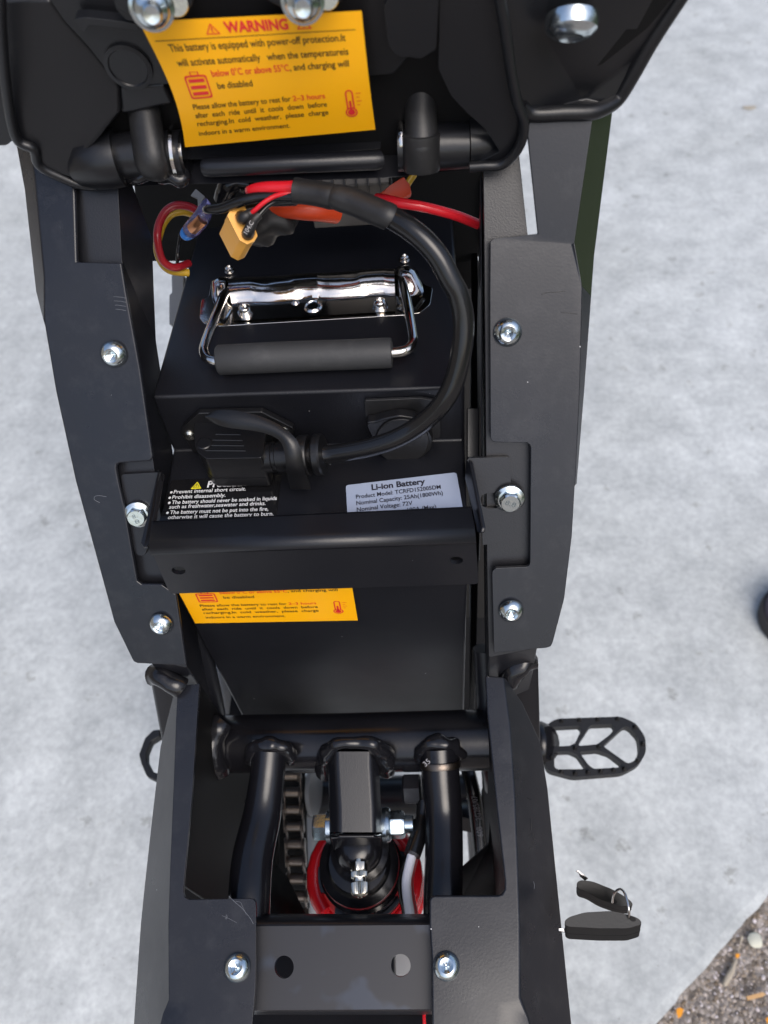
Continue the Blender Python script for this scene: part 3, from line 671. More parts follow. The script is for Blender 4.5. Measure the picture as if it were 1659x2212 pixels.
# castellated lock ring
V, Fc = lathe_geo([(.024, .026), (.0345, .026), (.035, .028), (.035, .034), (.030, .036)], S0, sa, 60, Vector((0,0,1)), lambda i, an: 1 if (i in (0, 4) or (int(an/(2*math.pi)*18) % 3)) else .87)
mk("lock_ring", V, Fc, TUBE, bike, ang=25)
lathe("spring_seat", [(.030, .028), (.0350, .032), (.0355, .036), (.034, .038)], S0, sa, SPR, bike, seg=72)
u = sa.orthogonal().normalized(); w = sa.cross(u); pts = []
for i in range(0, 24*6+1):
    a = 2*math.pi*i/24; pts.append(S0+sa*(.036+.0125*i/24)+(u*math.cos(a)+w*math.sin(a))*.0385)
tube("coil_spring", pts, .0068, SPR, bike, seg=12, sub=1)
lathe("shock_body", [(.022, .03), (.022, .16)], S0, sa, MATTE, bike, seg=40)
# valve with knurled cap
v0 = P(*q1(18,697,1330), .535); v1 = P(*q1(18,712,1760), .522); va = (v1-v0); vl = va.length; va.normalize()
lathe("valve_stem", [(.0028, -.006), (.0028, 0), (.0060, .0005), (.0060, .0050), (.0050, .006), (.0050, vl*.45)], v0, va, NICKEL, bike, seg=36, mod=lambda i, an: hexmod(an) if i in (2, 3) else 1, ang=25)
L_ = vl
kn = lambda i, an: 1+.045*math.cos(an*30) if i in (1, 2, 6, 7) else 1
lathe("valve_cap", [(.0050, L_*.26), (.0056, L_*.28), (.0056, L_*.42), (.0053, L_*.45), (.0050, L_*.48), (.0050, L_*.56), (.0057, L_*.58), (.0057, L_*.84), (.0052, L_*.90), (.0035, L_*.955), (.0018, L_*.965), (.0014, L_*.99), (.0004, L_*.995)], v0, va, NICKEL, bike, seg=120, mod=kn, ang=30)
# ---- lower axle tube, chain, wheel-side bits
tube("pivot_tube", dpts((655, 1722, .80), (760, 1722, .79), (1010, 1718, .775)), .0205, COAT, bike, seg=28, sub=3)
lathe("pivot_washer", [(.020, 0), (.024, .001), (.024, .005), (.02, .006)], P(672, 1707, .76), (P(760,1722,.79)-P(655,1722,.80)), GRAYP, bike, seg=36)
def chain():
    ch = thing_part("drive_chain", P(632, 1800, .73))
    a0 = P(627, 1640, .745); a1 = P(646, 1975, .715); dv = (a1-a0); n_l = 9; ex = (P(640, 1800, .73)-P(620, 1800, .73)).normalized()
    up = dv.cross(ex).normalized(); dn = dv.normalized(); pitch = dv.length/n_l
    # side plate: figure of eight
    def plate8(half, lenp, rr):
        pts = []
        for i in range(10):
            a = math.pi/2+math.pi*i/9; pts.append((math.cos(a)*rr, math.sin(a)*rr))
        pts.append((lenp/2, -rr*.62))
        for i in range(10):
            a = -math.pi/2+math.pi*i/9; pts.append((lenp+math.cos(a)*rr, math.sin(a)*rr))
        pts.append((lenp/2, rr*.62)); return pts
    shp = plate8(1, pitch, pitch*.36)
    proto = {}
    for i in range(-1, n_l+1):
        c = a0+dn*pitch*i
        w_ = .0082 if i % 2 else .0064
        for s in (-1, 1):
            k = (i % 2, s)
            if k not in proto:
                base = [c+dn*x+up*y+ex*s*w_ for x, y in shp]
                o = prism("side_link", base, ex*s*.0015, STEEL, ch, bevel=.0004, seg=1); proto[k] = (o, i)
            else:
                o0, i0 = proto[k]; o = o0.copy(); scn.collection.objects.link(o); o.location = o0.location+dn*pitch*(i-i0)
        if 'r' not in proto:
            o = lathe("roller", [(.0030, -.0098), (.0034, -.0096), (.0034, -.0062), (.0050, -.006), (.0050, .006), (.0034, .0062), (.0034, .0096), (.003, .0098)], c, ex, STEEL, ch, seg=20); proto['r'] = (o, i)
        else:
            o0, i0 = proto['r']; o = o0.copy(); scn.collection.objects.link(o); o.location = o0.location+dn*pitch*(i-i0)
def thing_part(name, loc):
    o = bpy.data.objects.new(name, None); scn.collection.objects.link(o); o.empty_display_size = .02
    o.parent = bike; LOC[o] = Vector(loc); o.location = Vector(loc)-LOC[bike]; return o
chain()
wall("chain_guard", [(*q1(9,945,1240), .66), (*q1(9,985,1240), .66), (*q1(9,1080,1340), .66), (*q1(9,1215,1620), .64), (*q1(9,930,1640), .62)], .003, MATTE)
tube("swingarm", dpts((596, 1700, .80), (600, 1850, .78), (604, 2000, .76)), .011, MATTE, bike, seg=16)
tube("swingarm", dpts((672, 1758, .86), (676, 1860, .85), (680, 1990, .83)), .009, GRAYP, bike, seg=16)
tube("brake_hose", dpts((1010, 1660, .70), (1024, 1720, .69), (1034, 1800, .69), (1040, 1860, .69)), .0065, CABLE, bike, seg=14)
tube("brake_hose", dpts((1022, 1790, .74), (1026, 1850, .74), (1030, 1900, .74)), .006, GRAYP, bike, seg=14)
lathe("hose_fitting", [(.006, 0), (.012, .002), (.012, .02), (.006, .022)], P(1012, 1745, .72), Vector((0, -.5, -1)), TUBE, bike, seg=6)
prism("swingarm_bracket", dpts((430, 1650, .70), (500, 1660, .71), (560, 1690, .71), (560, 1720, .70), (500, 1720, .70), (440, 1690, .69)), DOWN*.01, COAT, bike, bevel=.002)
tube("frame_gusset_bar", [P(*q1(9,x,y), d) for x, y, d in ((485,640,.62),(520,710,.63),(600,780,.64),(700,830,.65),(800,860,.65))], .006, COAT, bike, seg=14)
tube("swingarm_weld", [P(*q1(9,x,y), d) for x, y, d in ((540,650,.66),(600,690,.67),(680,740,.68),(760,800,.69))], .012, pbr("worn grey", (.13,.125,.12), .35, .3, grain=.8, gs=150), bike, seg=14, lump=.5)
# added dark sheets low in the frame so only the real gaps show the ground
prism("dark_filler", dpts((1000, 560, .80), (1066, 560, .80), (1066, 1345, .85), (1000, 1345, .85)), DOWN*.01, MATTE, bike, bevel=.002)
prism("dark_filler_slab", dpts((466, 1330, .85), (1064, 1330, .85), (1075, 1575, .80), (470, 1575, .80)), DOWN*.03, MATTE, bike, bevel=.004)  # slab added under the battery to keep the gap dark
prism("dark_filler", dpts((400, 1668, .72), (600, 1735, .74), (590, 2050, .66), (380, 2050, .66)), DOWN*.015, MATTE, bike, bevel=.002)
prism("dark_filler", dpts((1040, 1700, .72), (1110, 1700, .72), (1120, 2050, .66), (1000, 2050, .66), (1040, 1850, .70)), DOWN*.015, MATTE, bike, bevel=.002)
wall("lower_frame_plate", [(*q1(7,760,590), .78), (*q1(7,800,620), .78), (*q1(7,870,740), .78), (*q1(7,850,910), .78), (*q1(7,790,910), .78), (*q1(7,750,760), .78)], .003, GRAYP)
# wires by the right stay
tube("wire_sleeve", [P(*q1(18,x,y), d) for x, y, d in ((1475,600,.56),(1455,800,.555),(1410,1000,.545),(1330,1240,.535))], .0060, CABLE, bike, seg=20)
tube("wire", [P(*q1(18,x,y), d) for x, y, d in ((1335,1215,.538),(1290,1400,.54),(1262,1560,.54),(1272,1750,.54),(1295,1900,.54),(1305,2030,.54))], .0034, WW, bike, seg=16)
tube("wire", [P(*q1(18,x,y), d) for x, y, d in ((1375,1235,.541),(1330,1400,.545),(1302,1560,.545),(1320,1750,.545),(1350,1900,.545),(1365,2030,.545))], .0026, DRED, bike, seg=16)
tube("wire", [P(*q1(18,x,y), d) for x, y, d in ((1305,1235,.543),(1240,1400,.547),(1205,1560,.547),(1215,1750,.547),(1245,1880,.547),(1260,2030,.547))], .0028, CABLE, bike, seg=16)
lathe("wire_clip", [(.0085, 0), (.0115, .001), (.0115, .012), (.010, .0135)], P(*q1(18,1440,460), .565), (P(760,1722,.79)-P(1010,1718,.775)), COAT, bike, seg=6)
# ---- foot pegs
PEGM = pbr("peg black", (.010, .010, .011), .5, grain=.4)
def peg(outer, holes, f, teeth, name="foot_peg"):
    o = ngon_hole(name, f, outer, holes, .010, PEGM, bike, ang=35)
    for (x, y) in teeth:
        b_ = P(x, y, f(x, y)); s = .0022
        base = [b_+Vector((dx*s, dy*s, -.0005)) for dx, dy in ((-1,-1),(1,-1),(1,1),(-1,1))]
        top = [b_+Vector((dx*s*.35, dy*s*.35, .0042)) for dx, dy in ((-1,-1),(1,-1),(1,1),(-1,1))]
        V = base+top; mk("tooth", V, [[0,1,2,3],[4,5,6,7],[0,1,5,4],[1,2,6,5],[2,3,7,6],[3,0,4,7]], PEGM, o, bevel=.0005, seg=1)
    return o
hpeg = .70/1.0
PEG = hz(.70)
outer = rnd(q(8, (985,905),(1050,862),(1200,856),(1385,850),(1460,885),(1508,955),(1512,1035),(1475,1095),(1390,1140),(1140,1160),(1010,1125),(975,1040)), 10, 3)
H1 = rnd(q(8, (1033,903),(1172,897),(1182,915),(1150,985),(1120,1000),(1042,1003)), 4, 2)
H2 = rnd(q(8, (1228,893),(1340,888),(1352,905),(1330,940),(1262,992),(1168,1000),(1168,985)), 4, 2)
H3 = rnd(q(8, (1290,1000),(1400,898),(1425,905),(1470,955),(1478,1020),(1462,1070),(1420,1092)), 7, 3)
H4 = rnd(q(8, (1042,1030),(1120,1027),(1160,1045),(1205,1110),(1195,1118),(1060,1120),(1044,1110)), 4, 2)
H5 = rnd(q(8, (1170,1030),(1262,1022),(1320,1040),(1385,1090),(1375,1110),(1245,1117),(1215,1095)), 4, 2)
pg = peg(outer, [H1, H2, H3, H4, H5], PEG, q(8, (1080,872),(1170,868),(1265,865),(1365,862),(1455,905),(1495,990),(1468,1075),(1400,1118),(1345,1122),(1280,1130),(1215,1135),(1150,1140),(1080,1132),(1030,1060),(1025,970),(1150,1012),(1270,1005)))
tube("peg_hinge", [P(*q1(8,x,y), d) for x, y, d in ((960,985,.70),(985,985,.70),(1020,985,.695))], [.018, .019, .015], TUBE, bike, seg=16)
lo = q(7, (470,990),(430,995),(385,1040),(352,1130),(365,1180),(395,1250),(440,1272),(480,1275),(470,1240),(425,1222),(395,1165),(395,1120),(420,1060),(470,1030))
prism("foot_peg", on(hz(.70), lo), DOWN*.010, PEGM, bike, bevel=.0012)

# scratches, hairs and small prints on the panels
SCR = pbr("scratch grey", (.16, .17, .19), .6); HAIR = pbr("hair dark", (.006, .006, .006), .5)
def mark(r, pts, f, rad, mat, name, parent):
    pp = q(r, *pts); tube(name, [P(x, y, f(x, y)-.0001) for x, y in pp], rad, mat, parent, seg=6, sub=4)
mark(11, [(530,236),(560,265),(600,300),(640,350),(655,378)], PB, .00014, SCR, "scratch", llow)
mark(11, [(565,262),(590,268),(600,290),(620,330)], PB, .00010, SCR, "scratch", llow)
mark(11, [(512,350),(523,345),(518,330),(516,355)], PB, .00010, SCR, "scratch", llow)
mark(11, [(495,335),(530,350),(570,372)], PB, .00010, SCR, "scratch", llow)
PR_ = off(PB, .010)
mark(10, [(1285,1072),(1310,1085),(1345,1080),(1380,1050),(1385,1110),(1350,1165),(1290,1192)], off(PB, .012), .00016, HAIR, "hair", rlow)
mark(10, [(1365,950),(1372,1000),(1365,1040)], off(PB, .014), .00014, HAIR, "hair", rlow)
mark(10, [(1308,798),(1335,812),(1368,830)], off(PB, .012), .00014, HAIR, "hair", rlow)
mark(10, [(1383,1370),(1390,1395),(1388,1420)], off(PB, .014), .00010, SCR, "scratch", rlow)
mark(4, [(935,300),(960,292),(1000,290),(1040,285)], PA, .00014, HAIR, "hair", pl_right)
mark(4, [(1020,378),(1050,380),(1088,385)], PA, .00014, HAIR, "hair", pl_right)
mark(5, [(150,770),(120,755),(118,735),(145,728),(190,735)], PA, .00012, SCR, "scratch", pl_left)
for k in range(4): mark(3, [(490+k*3, 310+k*18), (515, 311+k*18), (545, 316+k*18)], PA, .00010, SCR, "scratch", pl_left)
def tiny(t, r, a, b_, d, h, mat, parent, name="lettering"):
    p0, p1 = P(*q1(r, *a), d), P(*q1(r, *b_), d); u_ = p1-p0; vdir = (p0-CAM).normalized().cross(u_).normalized()
    if False: pass
    I_ = Ink(lambda u, v: p0+u_*u+vdir*(v*h), 1); I_.text(t, 0, 1, 0, 1)
    mk(name, [I_.fn(u, v) for u, v in I_.V], I_.F, mat, parent, smooth=False, recalc=False)
PRN = pbr("print grey", (.30, .29, .30), .5)
tiny("2G285/07", 10, (1040, 960), (1008, 800), .678, .0052, PRN, bike, "hose_print")
tiny("60B", 10, (1050, 1070), (1042, 1005), .678, .0052, PRN, bike, "hose_print")
tiny("35", 10, (668, 610), (702, 580), .528, .0035, PRN, bike, "tube_stamp")
# ================================================================ SEAT (lifted)
SP = pl((400, 390, .425), (1000, 390, .420), (600, 0, .335))
def wallp(name, pts, e, th, mat, **kw):
    return prism(name, on(off(SP, e), pts), -basis(SP, 600, 200)[3]*th, mat, bike, **kw)
seat = thing_part("lifted_seat", P(700, 100, .36))
def sp_(name, pts, e, th, mat=PLAST, bevel=.003, seg=4, **kw):
    es = e if isinstance(e, (list, tuple)) else [e]*len(pts)
    b_ = [P(x, y, SP(x, y)+ee) for (x, y), ee in zip(pts, es)]
    return prism(name, b_, -basis(SP, 600, 200)[3]*th, mat, seat, bevel=bevel, seg=seg, **kw)
# base skin behind everything
sp_("seat_pan", rnd([(-120,-160), (-60,0), (0,220), (120,250), (225,300), (300,345), (860,345), (1000,300), (1100,200), (1300,140), (1400,60), (1475,-30), (1560,-160)], 6, 3), .018, .008, MATTE)
sx = [P(x, y, SP(x, y)+.03) for x, y in ((-60, 0), (1475, 0))]
sup = Vector((0, .05, 1)).normalized()
L0, R0 = sx
cen = (L0+R0)/2; wv_ = (R0-L0)
rows_ = []
for hgt, k_, yb in ((-.03, .98, .0), (.02, 1.0, .0), (.10, .98, .006), (.22, .92, .02), (.36, .82, .04), (.50, .70, .06), (.58, .5, .08)):
    rows_.append([cen+wv_*(k_*s/2)+Vector((0, yb+.05, hgt)) for s in (-1, -.8, -.4, 0, .4, .8, 1)])
grid("seat_base_upper", rows_, PLAST, seat, solid=.0, ang=60)
pad = [[p+Vector((0, .012+.055*(1-abs(s)**3), 0)) for p, s in zip(r, (-1, -.8, -.4, 0, .4, .8, 1))] for r in rows_]
pad = [rows_[0]]+pad+[rows_[-1]]
grid("seat_cushion", pad, RUB, seat, ang=60)
# left outer flange
sp_("seat_flange", [(-140,-160), (0,-160), (-6,0), (4,110), (15,210), (33,297), (32,302), (14,317), (-60,322)], [.012,.012,.012,.010,.008,.004,.004,.004,.008], .010, PLAST)
# left bowl rim: a rounded ridge round the dark hollow
rim = spline([Vector((*p, 0)) for p in ((0,-60),(2,60),(16,210),(35,298),(72,322),(84,356),(125,380),(188,402),(258,394),(262,390))], 6)
tube("seat_rim", [P(p.x, p.y, SP(p.x, p.y)-.004) for p in rim], .0026, PLAST, seat, seg=12, sub=1)
# hollow: sloping floor
bow = q(16, (20,0),(430,0),(560,185),(760,400),(1000,690),(1035,760),(1040,985),(880,1160),(730,1340),(680,1440),(680,1500),(750,1590),(500,1510),(340,1430),(280,1290),(130,1190),(60,850),(10,400))
sp_("seat_hollow", bow, [.008]*2+[.009,.010,.010,.010,.006,.000,-.003,-.004,-.004,-.005,-.005,-.004,-.002,.000,.006,.008], .004, MATTE if False else PLAST)
# centre panel (left of the label)
sp_("seat_centre", rnd(q(16, (430,-60),(430,0),(560,185),(760,400),(990,690),(1030,745),(1400,728),(1700,728),(2500,700),(3400,640),(3600,400),(3500,0),(3500,-100)), 8, 3), [.006]*45 if False else .008, .006, PLAST)
lathe("seat_boss", [(.0115, -.001), (.0115, .0008), (.0095, .0010), (.009, .0002)], P(*q1(16,1110,580), SP(277,145)+.0075), basis(SP, 277, 145)[3], PLAST, seat, seg=40)
sp_("seat_rib", rnd(q(16, (640,160),(740,150),(1180,205),(1200,260),(770,215),(740,280),(690,250)), 5, 3), .000, .006, PLAST)
sp_("seat_rib", rnd(q(16, (960,-60),(1180,-60),(1190,190),(1100,180),(1010,90)), 6, 3), -.002, .008, PLAST)
# lower strip between hollow and hinge
sp_("seat_web", q(16, (1032,745),(1420,722),(1500,900),(1120,985),(1045,990)), .009, .004, PLAST)
# tapered cone and rod of the hinge
def hcyl(name, pts, rad, mat=PLAST, **kw): return tube(name, [P(*p) for p in pts], rad, mat, seat, seg=36, sub=1, **kw)
hcyl("hinge_sleeve", [(172,366,.424),(196,354,.420),(232,345,.418),(258,341,.418)], [.0095,.0135,.0150,.0145])
hcyl("hinge_rod", [(228,340,.420),(300,335,.418),(400,332,.416)], [.0118,.0118,.0118])
hcyl("hinge_rod", [(860,320,.414),(940,318,.413),(1012,314,.412)], [.0118,.0118,.0115])
hcyl("hinge_sleeve", [(1011,310,.413),(1040,308,.413),(1068,306,.415),(1085,300,.420)], [.0125,.0125,.0120,.008])
# rubber hinge ears
def ear(name, pts, e, r):
    return hcyl(name, pts, r, RUB)
tube("hinge_ear", [P(*q1(16,x,y), d) for x, y, d in ((1215,800,.410),(1235,870,.404),(1265,1100,.405),(1310,1400,.409),(1345,1450,.415))], [.0080,.0092,.0096,.0098,.0085], RUB, seat, seg=24, sub=4, flat=.8)
tube("hinge_ear", [P(*q1(2,x,y), d) for x, y, d in ((155,315,.404),(155,350,.399),(158,480,.400),(162,640,.403),(162,665,.409))], [.0070,.0082,.0084,.0084,.0075], RUB, seat, seg=24, sub=4)
lathe("hinge_ear_cap", [(.0095, 0), (.0100, .001), (.0100, .018), (.0070, .0185), (.0065, .010)], P(*q1(2,162,735), .412), P(*q1(2,160,600), .402)-P(*q1(2,162,735), .412), RUB, seat, seg=30)
# hinge clamps / discs
lathe("hinge_washer", [(.0135, 0), (.0142, .0008), (.0142, .0025), (.009, .003), (.009, .006), (.004, .006)], P(*q1(16,1508,1320), .416), (P(900,320,.425)-P(300,330,.428)), CHROME, seat, seg=48)
lathe("hinge_washer", [(.0098, 0), (.0103, .0008), (.0103, .0022), (.0075, .0025), (.0075, .006), (.003, .006)], P(*q1(2,62,612), .411), (P(900,320,.425)-P(300,330,.428)), CHROME, seat, seg=48)
# mid panel of the seat to the right of the label, channel recess, right hollow
sp_("seat_column", rnd(q(2, (0,30),(30,-40),(240,-60),(225,215),(160,255),(50,240),(20,200)), 7, 3), -.006, .014, PLAST)
sp_("seat_hollow", rnd(q(2, (240,-80),(480,-80),(560,200),(585,440),(605,520),(600,590),(575,650),(500,715),(370,722),(500,655),(440,560),(360,490),(290,415),(235,300)), 4, 2), -.002, .004, PLAST)
tube("seat_rim", [P(*q1(2,x,y), SP(*q1(2,x,y))-.006) for x, y in ((490,-60),(520,100),(548,300),(575,440),(603,520),(597,600),(560,670),(505,712),(430,718),(370,722))], .0026, PLAST, seat, seg=12, sub=6)
# right wing: faceted plastic
wv = [(*q1(2,490,-60), .002), (*q1(2,520,180), .004), (*q1(2,585,440), .006), (*q1(2,600,475), .008), (*q1(2,645,488), .008), (*q1(2,900,480), .010), (*q1(2,960,452), .016), (*q1(2,1010,418), .022), (*q1(2,1110,240), .024), (*q1(2,1290,-30), .026),
      (*q1(2,850,432), .020), (*q1(2,690,160), .014), (*q1(2,700,-60), .012), (*q1(2,1000,40), .014), (*q1(2,1080,-60), .010)]
V = [P(x, y, SP(x, y)+e) for x, y, e in wv]
Fw = [[0,1,11,12],[1,2,10,11],[2,3,4,10],[4,5,10],[5,6,10],[6,7,8,10],[8,13,10],[8,9,14,13],[11,10,13,14,12]]
mk("seat_wing", V, Fw, PLAST, seat, solid=-.003, bevel=.003, seg=3)
tube("seat_rim", [P(*q1(2,x,y), SP(*q1(2,x,y))+e) for x, y, e in ((590,460,.007),(640,492,.008),(780,488,.009),(895,484,.011),(960,462,.016),(1012,422,.022),(1070,330,.023),(1160,170,.025),(1290,-30,.027))], .0040, PLAST, seat, seg=12, sub=5)
# wing bolt
o, ex, ey, nn = basis(SP, 1235, 50)
lathe("wing_bolt", [(.003, .005), (.0055, .0062), (.0085, .0055), (.0115, .003), (.0122, 0), (.0118, -.003), (.006, -.006)], P(1235, 50, SP(1235,50)+.004), (nn-ey*.75).normalized(), ZINC, seat, seg=40)
# two seat bolts with nuts at the top
for (x, y, r_) in ((328, 18, .0080), (654, 4, .0078)):
    o = P(x, y, SP(x, y)-.024); ax = (CAM-o).normalized(); ax = (ax+M3@Vector((.0, -.25, 0))).normalized()
    prof = [(r_*.05, .0125), (r_*.40, .0130), (r_*.50, .0120)]
    for t in range(4): prof += [(r_*.52, .011-t*.0016), (r_*.47, .0102-t*.0016)]
    prof += [(r_*.62, .0042), (r_*.78, .0036), (r_*.90, .0020), (r_*.94, -.001), (r_*.98, -.002), (r_*1.15, -.0025), (r_*1.17, -.005), (r_*.6, -.0055), (r_*.6, -.02)]
    lathe("seat_bolt", prof, o, ax, ZINC, seat, seg=48, ref=M3@Vector((1,0,0)), ang=40)
    lathe("seat_bolt_washer", [(.001, .001), (r_*.60, .001), (r_*.66, 0), (r_*.66, -.004), (.001, -.005)], P(x+52, y-12, SP(x+52, y-12)-.018), ax, ZINC, seat, seg=36)
    sp_("seat_boss", rnd([(x-75, y-60), (x+80, y-60), (x+90, y-5), (x+60, y+12), (x-30, y+22), (x-80, y-5)], 10, 3), -.006, .012, PLAST)
# bottom cross bar of the seat hinge with inset tube
bar = q(1, (560,745),(660,700),(780,720),(1000,716),(1659,690)); 
bb = [(278,372),(285,404),(560,396),(829,387),(1015,368),(1022,340),(830,338),(440,352),(330,362)]
prism("hinge_bar", [P(x, y, d) for (x, y), d in zip(bb, (.430,.426,.424,.422,.420,.422,.424,.428,.430))], -basis(SP,600,300)[3]*.012, COAT, seat, bevel=.0022, seg=3)
hcyl("hinge_bar_tube", [(444,362,.418),(452,361.5,.417),(640,353,.416),(812,346,.414),(822,345,.415)], [.0046,.0050,.0050,.0050,.0046], COAT)
prism("hinge_lip", dpts((392,330,.420),(620,326,.419),(822,312,.416),(822,322,.415),(620,337,.418),(400,345,.419)), -basis(SP,600,300)[3]*.005, PLAST, seat, bevel=.001)
weld([P(*q1(1,x,y), d) for x, y, d in ((560,770,.424),(600,770,.420),(640,752,.418))], .003, .9)
weld([P(*q1(1,x,y), d) for x, y, d in ((690,745,.420),(730,765,.418),(780,775,.418),(800,750,.420))], .0042, .9)
prism("hinge_fork", rp(1, (640,700,.416),(680,715,.416),(745,780,.418),(700,785,.419),(660,745,.418)), -basis(SP,600,300)[3]*.004, COAT, seat, bevel=.001)
prism("hinge_fork", rp(1, (590,720,.418),(630,722,.418),(670,780,.419),(640,785,.419)), -basis(SP,600,300)[3]*.004, COAT, seat, bevel=.001)
prism("hinge_fork", rp(2, (118,665,.412),(138,665,.412),(140,725,.414),(125,730,.414)), -basis(SP,600,300)[3]*.004, COAT, seat, bevel=.001)
prism("hinge_fork", rp(2, (188,665,.412),(210,665,.412),(208,722,.414),(192,728,.414)), -basis(SP,600,300)[3]*.004, COAT, seat, bevel=.001)

# ================================================================ WARNING LABELS
def warning(name, fn, asp, parent):
    nu, nv = 18, 14
    rows = [[fn(u/nu, v/nv, 0) for u in range(nu+1)] for v in range(nv+1)]
    lab = grid(name, rows, YEL, parent, ang=60)
    fk = lambda u, v: fn(u, v, .00035)
    I = Ink(fk, asp); R_ = Ink(fk, asp)
    R_.text("WARNING", .375, .665, .092, .068, .035)
    for cx in (.315, .735):
        tri = [(cx, .028), (cx+.034, .098), (cx-.034, .098)]; R_.ring(tri, .24)
        R_.rect(cx-.003, .052, cx+.003, .078); R_.rect(cx-.003, .083, cx+.003, .089)
    I.rect(.03, .119, .965, .1235)
    ls = [("This battery is equipped with power-off protection.It", .08, .915, .195), ("will activate automatically   when the temperatureis", .085, .92, .295)]
    for t, a, b_, v in ls: I.text(t, a, b_, v, .050, .008)
    R_.text("below 0°C or above 55°C", .235, .625, .385, .050, .010); I.text(", and charging will", .628, .915, .385, .050, .008)
    I.text("be disabled", .245, .425, .480, .050, .008)
    I.text("Please allow the battery to rest for", .085, .600, .635, .047, .008); R_.text("2–3 hours", .612, .775, .635, .047, .008)
    I.text("after  each  ride  until  it  cools  down  before", .085, .778, .712, .047, .008)
    I.text("recharging.In  cold  weather,  please  charge", .085, .778, .790, .047, .008)
    I.text("indoors in a warm environment.", .085, .570, .888, .047, .008)
    # battery pictogram
    bx = rnd([(.09, .365), (.205, .365), (.205, .545), (.09, .545)], .018, 3); R_.ring(bx, .13)
    R_.ring([(.125, .338), (.170, .338), (.170, .366), (.125, .366)], .25)
    for k in range(3): R_.rect(.107, .392+k*.05, .188, .418+k*.05)
    # thermometer
    k = 20; cx, cv = .895, .790
    R_.ring([(cx+.030*math.cos(a), cv+.030*asp*math.sin(a)) for a in [i*2*math.pi/k for i in range(k)]], .22); R_.disc(cx, cv, .018)
    for s in (-1, 1): R_.rect(cx+s*.016-.0035, .61, cx+s*.016+.0035, .757)
    st_ = [(cx+.0195*math.cos(a), .61-.0195*asp*math.sin(a)) for a in [i*math.pi/8 for i in range(9)]]; si = [(cx+.0125*math.cos(a), .61-.0125*asp*math.sin(a)) for a in [i*math.pi/8 for i in range(9)]]
    R_.add(st_+si, [[i, i+1, 10+i, 9+i] for i in range(8)])
    R_.rect(cx-.005, .68, cx+.005, .79)
    for k in range(4): R_.rect(.928, .612+k*.036, .953-(.010 if k % 2 else 0), .618+k*.036)
    I.build("lettering", INK, lab); R_.build("red_print", INKR, lab)
    return lab
TL, TR, BR, BL = [P(x, y, SP(x, y)-.004) for x, y in ((300, 47), (781, 23), (811, 280), (400, 318))]
lt_px = [(300,47),(322,85),(350,140),(370,195),(388,255),(400,318)]
def fn_up(u, v, h):
    top = TL.lerp(TR, u); bot = BL.lerp(BR, u); p = top.lerp(bot, v)
    # the sheet bulges a little: left side bows outward, paper lifts between its ends
    nrm = basis(SP, 600, 200)[3]
    p = p+nrm*(.004*math.sin(math.pi*v)*(1-.3*u)+h)
    left = (TL-TR).normalized()
    p = p-left*(.0052*math.sin(math.pi*v)*(1-u)**1.5)
    return p
wl_up = warning("warning_label", fn_up, 1.6, bike)

# ================================================================ BATTERY
HT = .330                                   # top face below the lens
TOP = hz(HT)
SHELF = hz(.381)
fl, fr = (328, 858), (1003, 836)            # front edge of the top
pfl, pfr = P(*fl, TOP(*fl)), P(*fr, TOP(*fr))
qbl, qbr = P(436, 470, TOP(436, 470)), P(975, 430, TOP(975, 430))
sl, sr = P(373.5, 973, SHELF(373.5, 973)), P(1003, 949, SHELF(1003, 949))
gl, gr = P(334, 1192, SHELF(334, 1192)), P(1011, 1168, SHELF(1011, 1168))
dn = P(523, 1551, .655)-P(381, 1284, .500); dn.normalize()
bl_, br_ = gl+dn*.255, gr+dn*.255
bk = (qbl-pfl).normalized()*.03
bbl, bbr = qbl+DOWN*.28, qbr+DOWN*.28
batt = thing("battery_pack", "black metal lithium battery pack with folding carry handle sitting in the frame bay", "battery", (bl_+br_)/2)
V = [qbl, qbr, pfr, pfl, sr, sl, gr, gl, br_, bl_, bbr, bbl]
mk("battery_case", V, [[0,1,2,3],[3,2,4,5],[5,4,6,7],[7,6,8,9],[9,8,10,11],[11,10,1,0],[0,3,5,7,9,11],[1,10,8,6,4,2]], CASE, batt, bevel=.0022, seg=4)
STEP = pl((*fl, TOP(*fl)), (*fr, TOP(*fr)), (373.5, 973, SHELF(373.5, 973)))
FRONT = pl((334, 1192, SHELF(334,1192)), (1011, 1168, SHELF(1011,1168)), (523, 1551, (bl_-CAM).length if False else .655))
# warning label on the front: size as its twin
fb0 = P(422, 1345, FRONT(422, 1345)); fb1 = P(773, 1338.5, FRONT(773, 1338.5))
ft = P(388, 1281, FRONT(388, 1281)); ft1 = P(761.6, 1271, FRONT(761.6, 1271))
k_ = 1/.635
ftL = fb0+(ft-fb0)*k_; ftR = fb1+(ft1-fb1)*k_
fnn = basis(FRONT, 600, 1300)[3]
fn_lo = lambda u, v, h: ftL.lerp(ftR, u).lerp(fb0.lerp(fb1, u), v)+fnn*(.0006+h)
warning("warning_label", fn_lo, 1.6, batt)
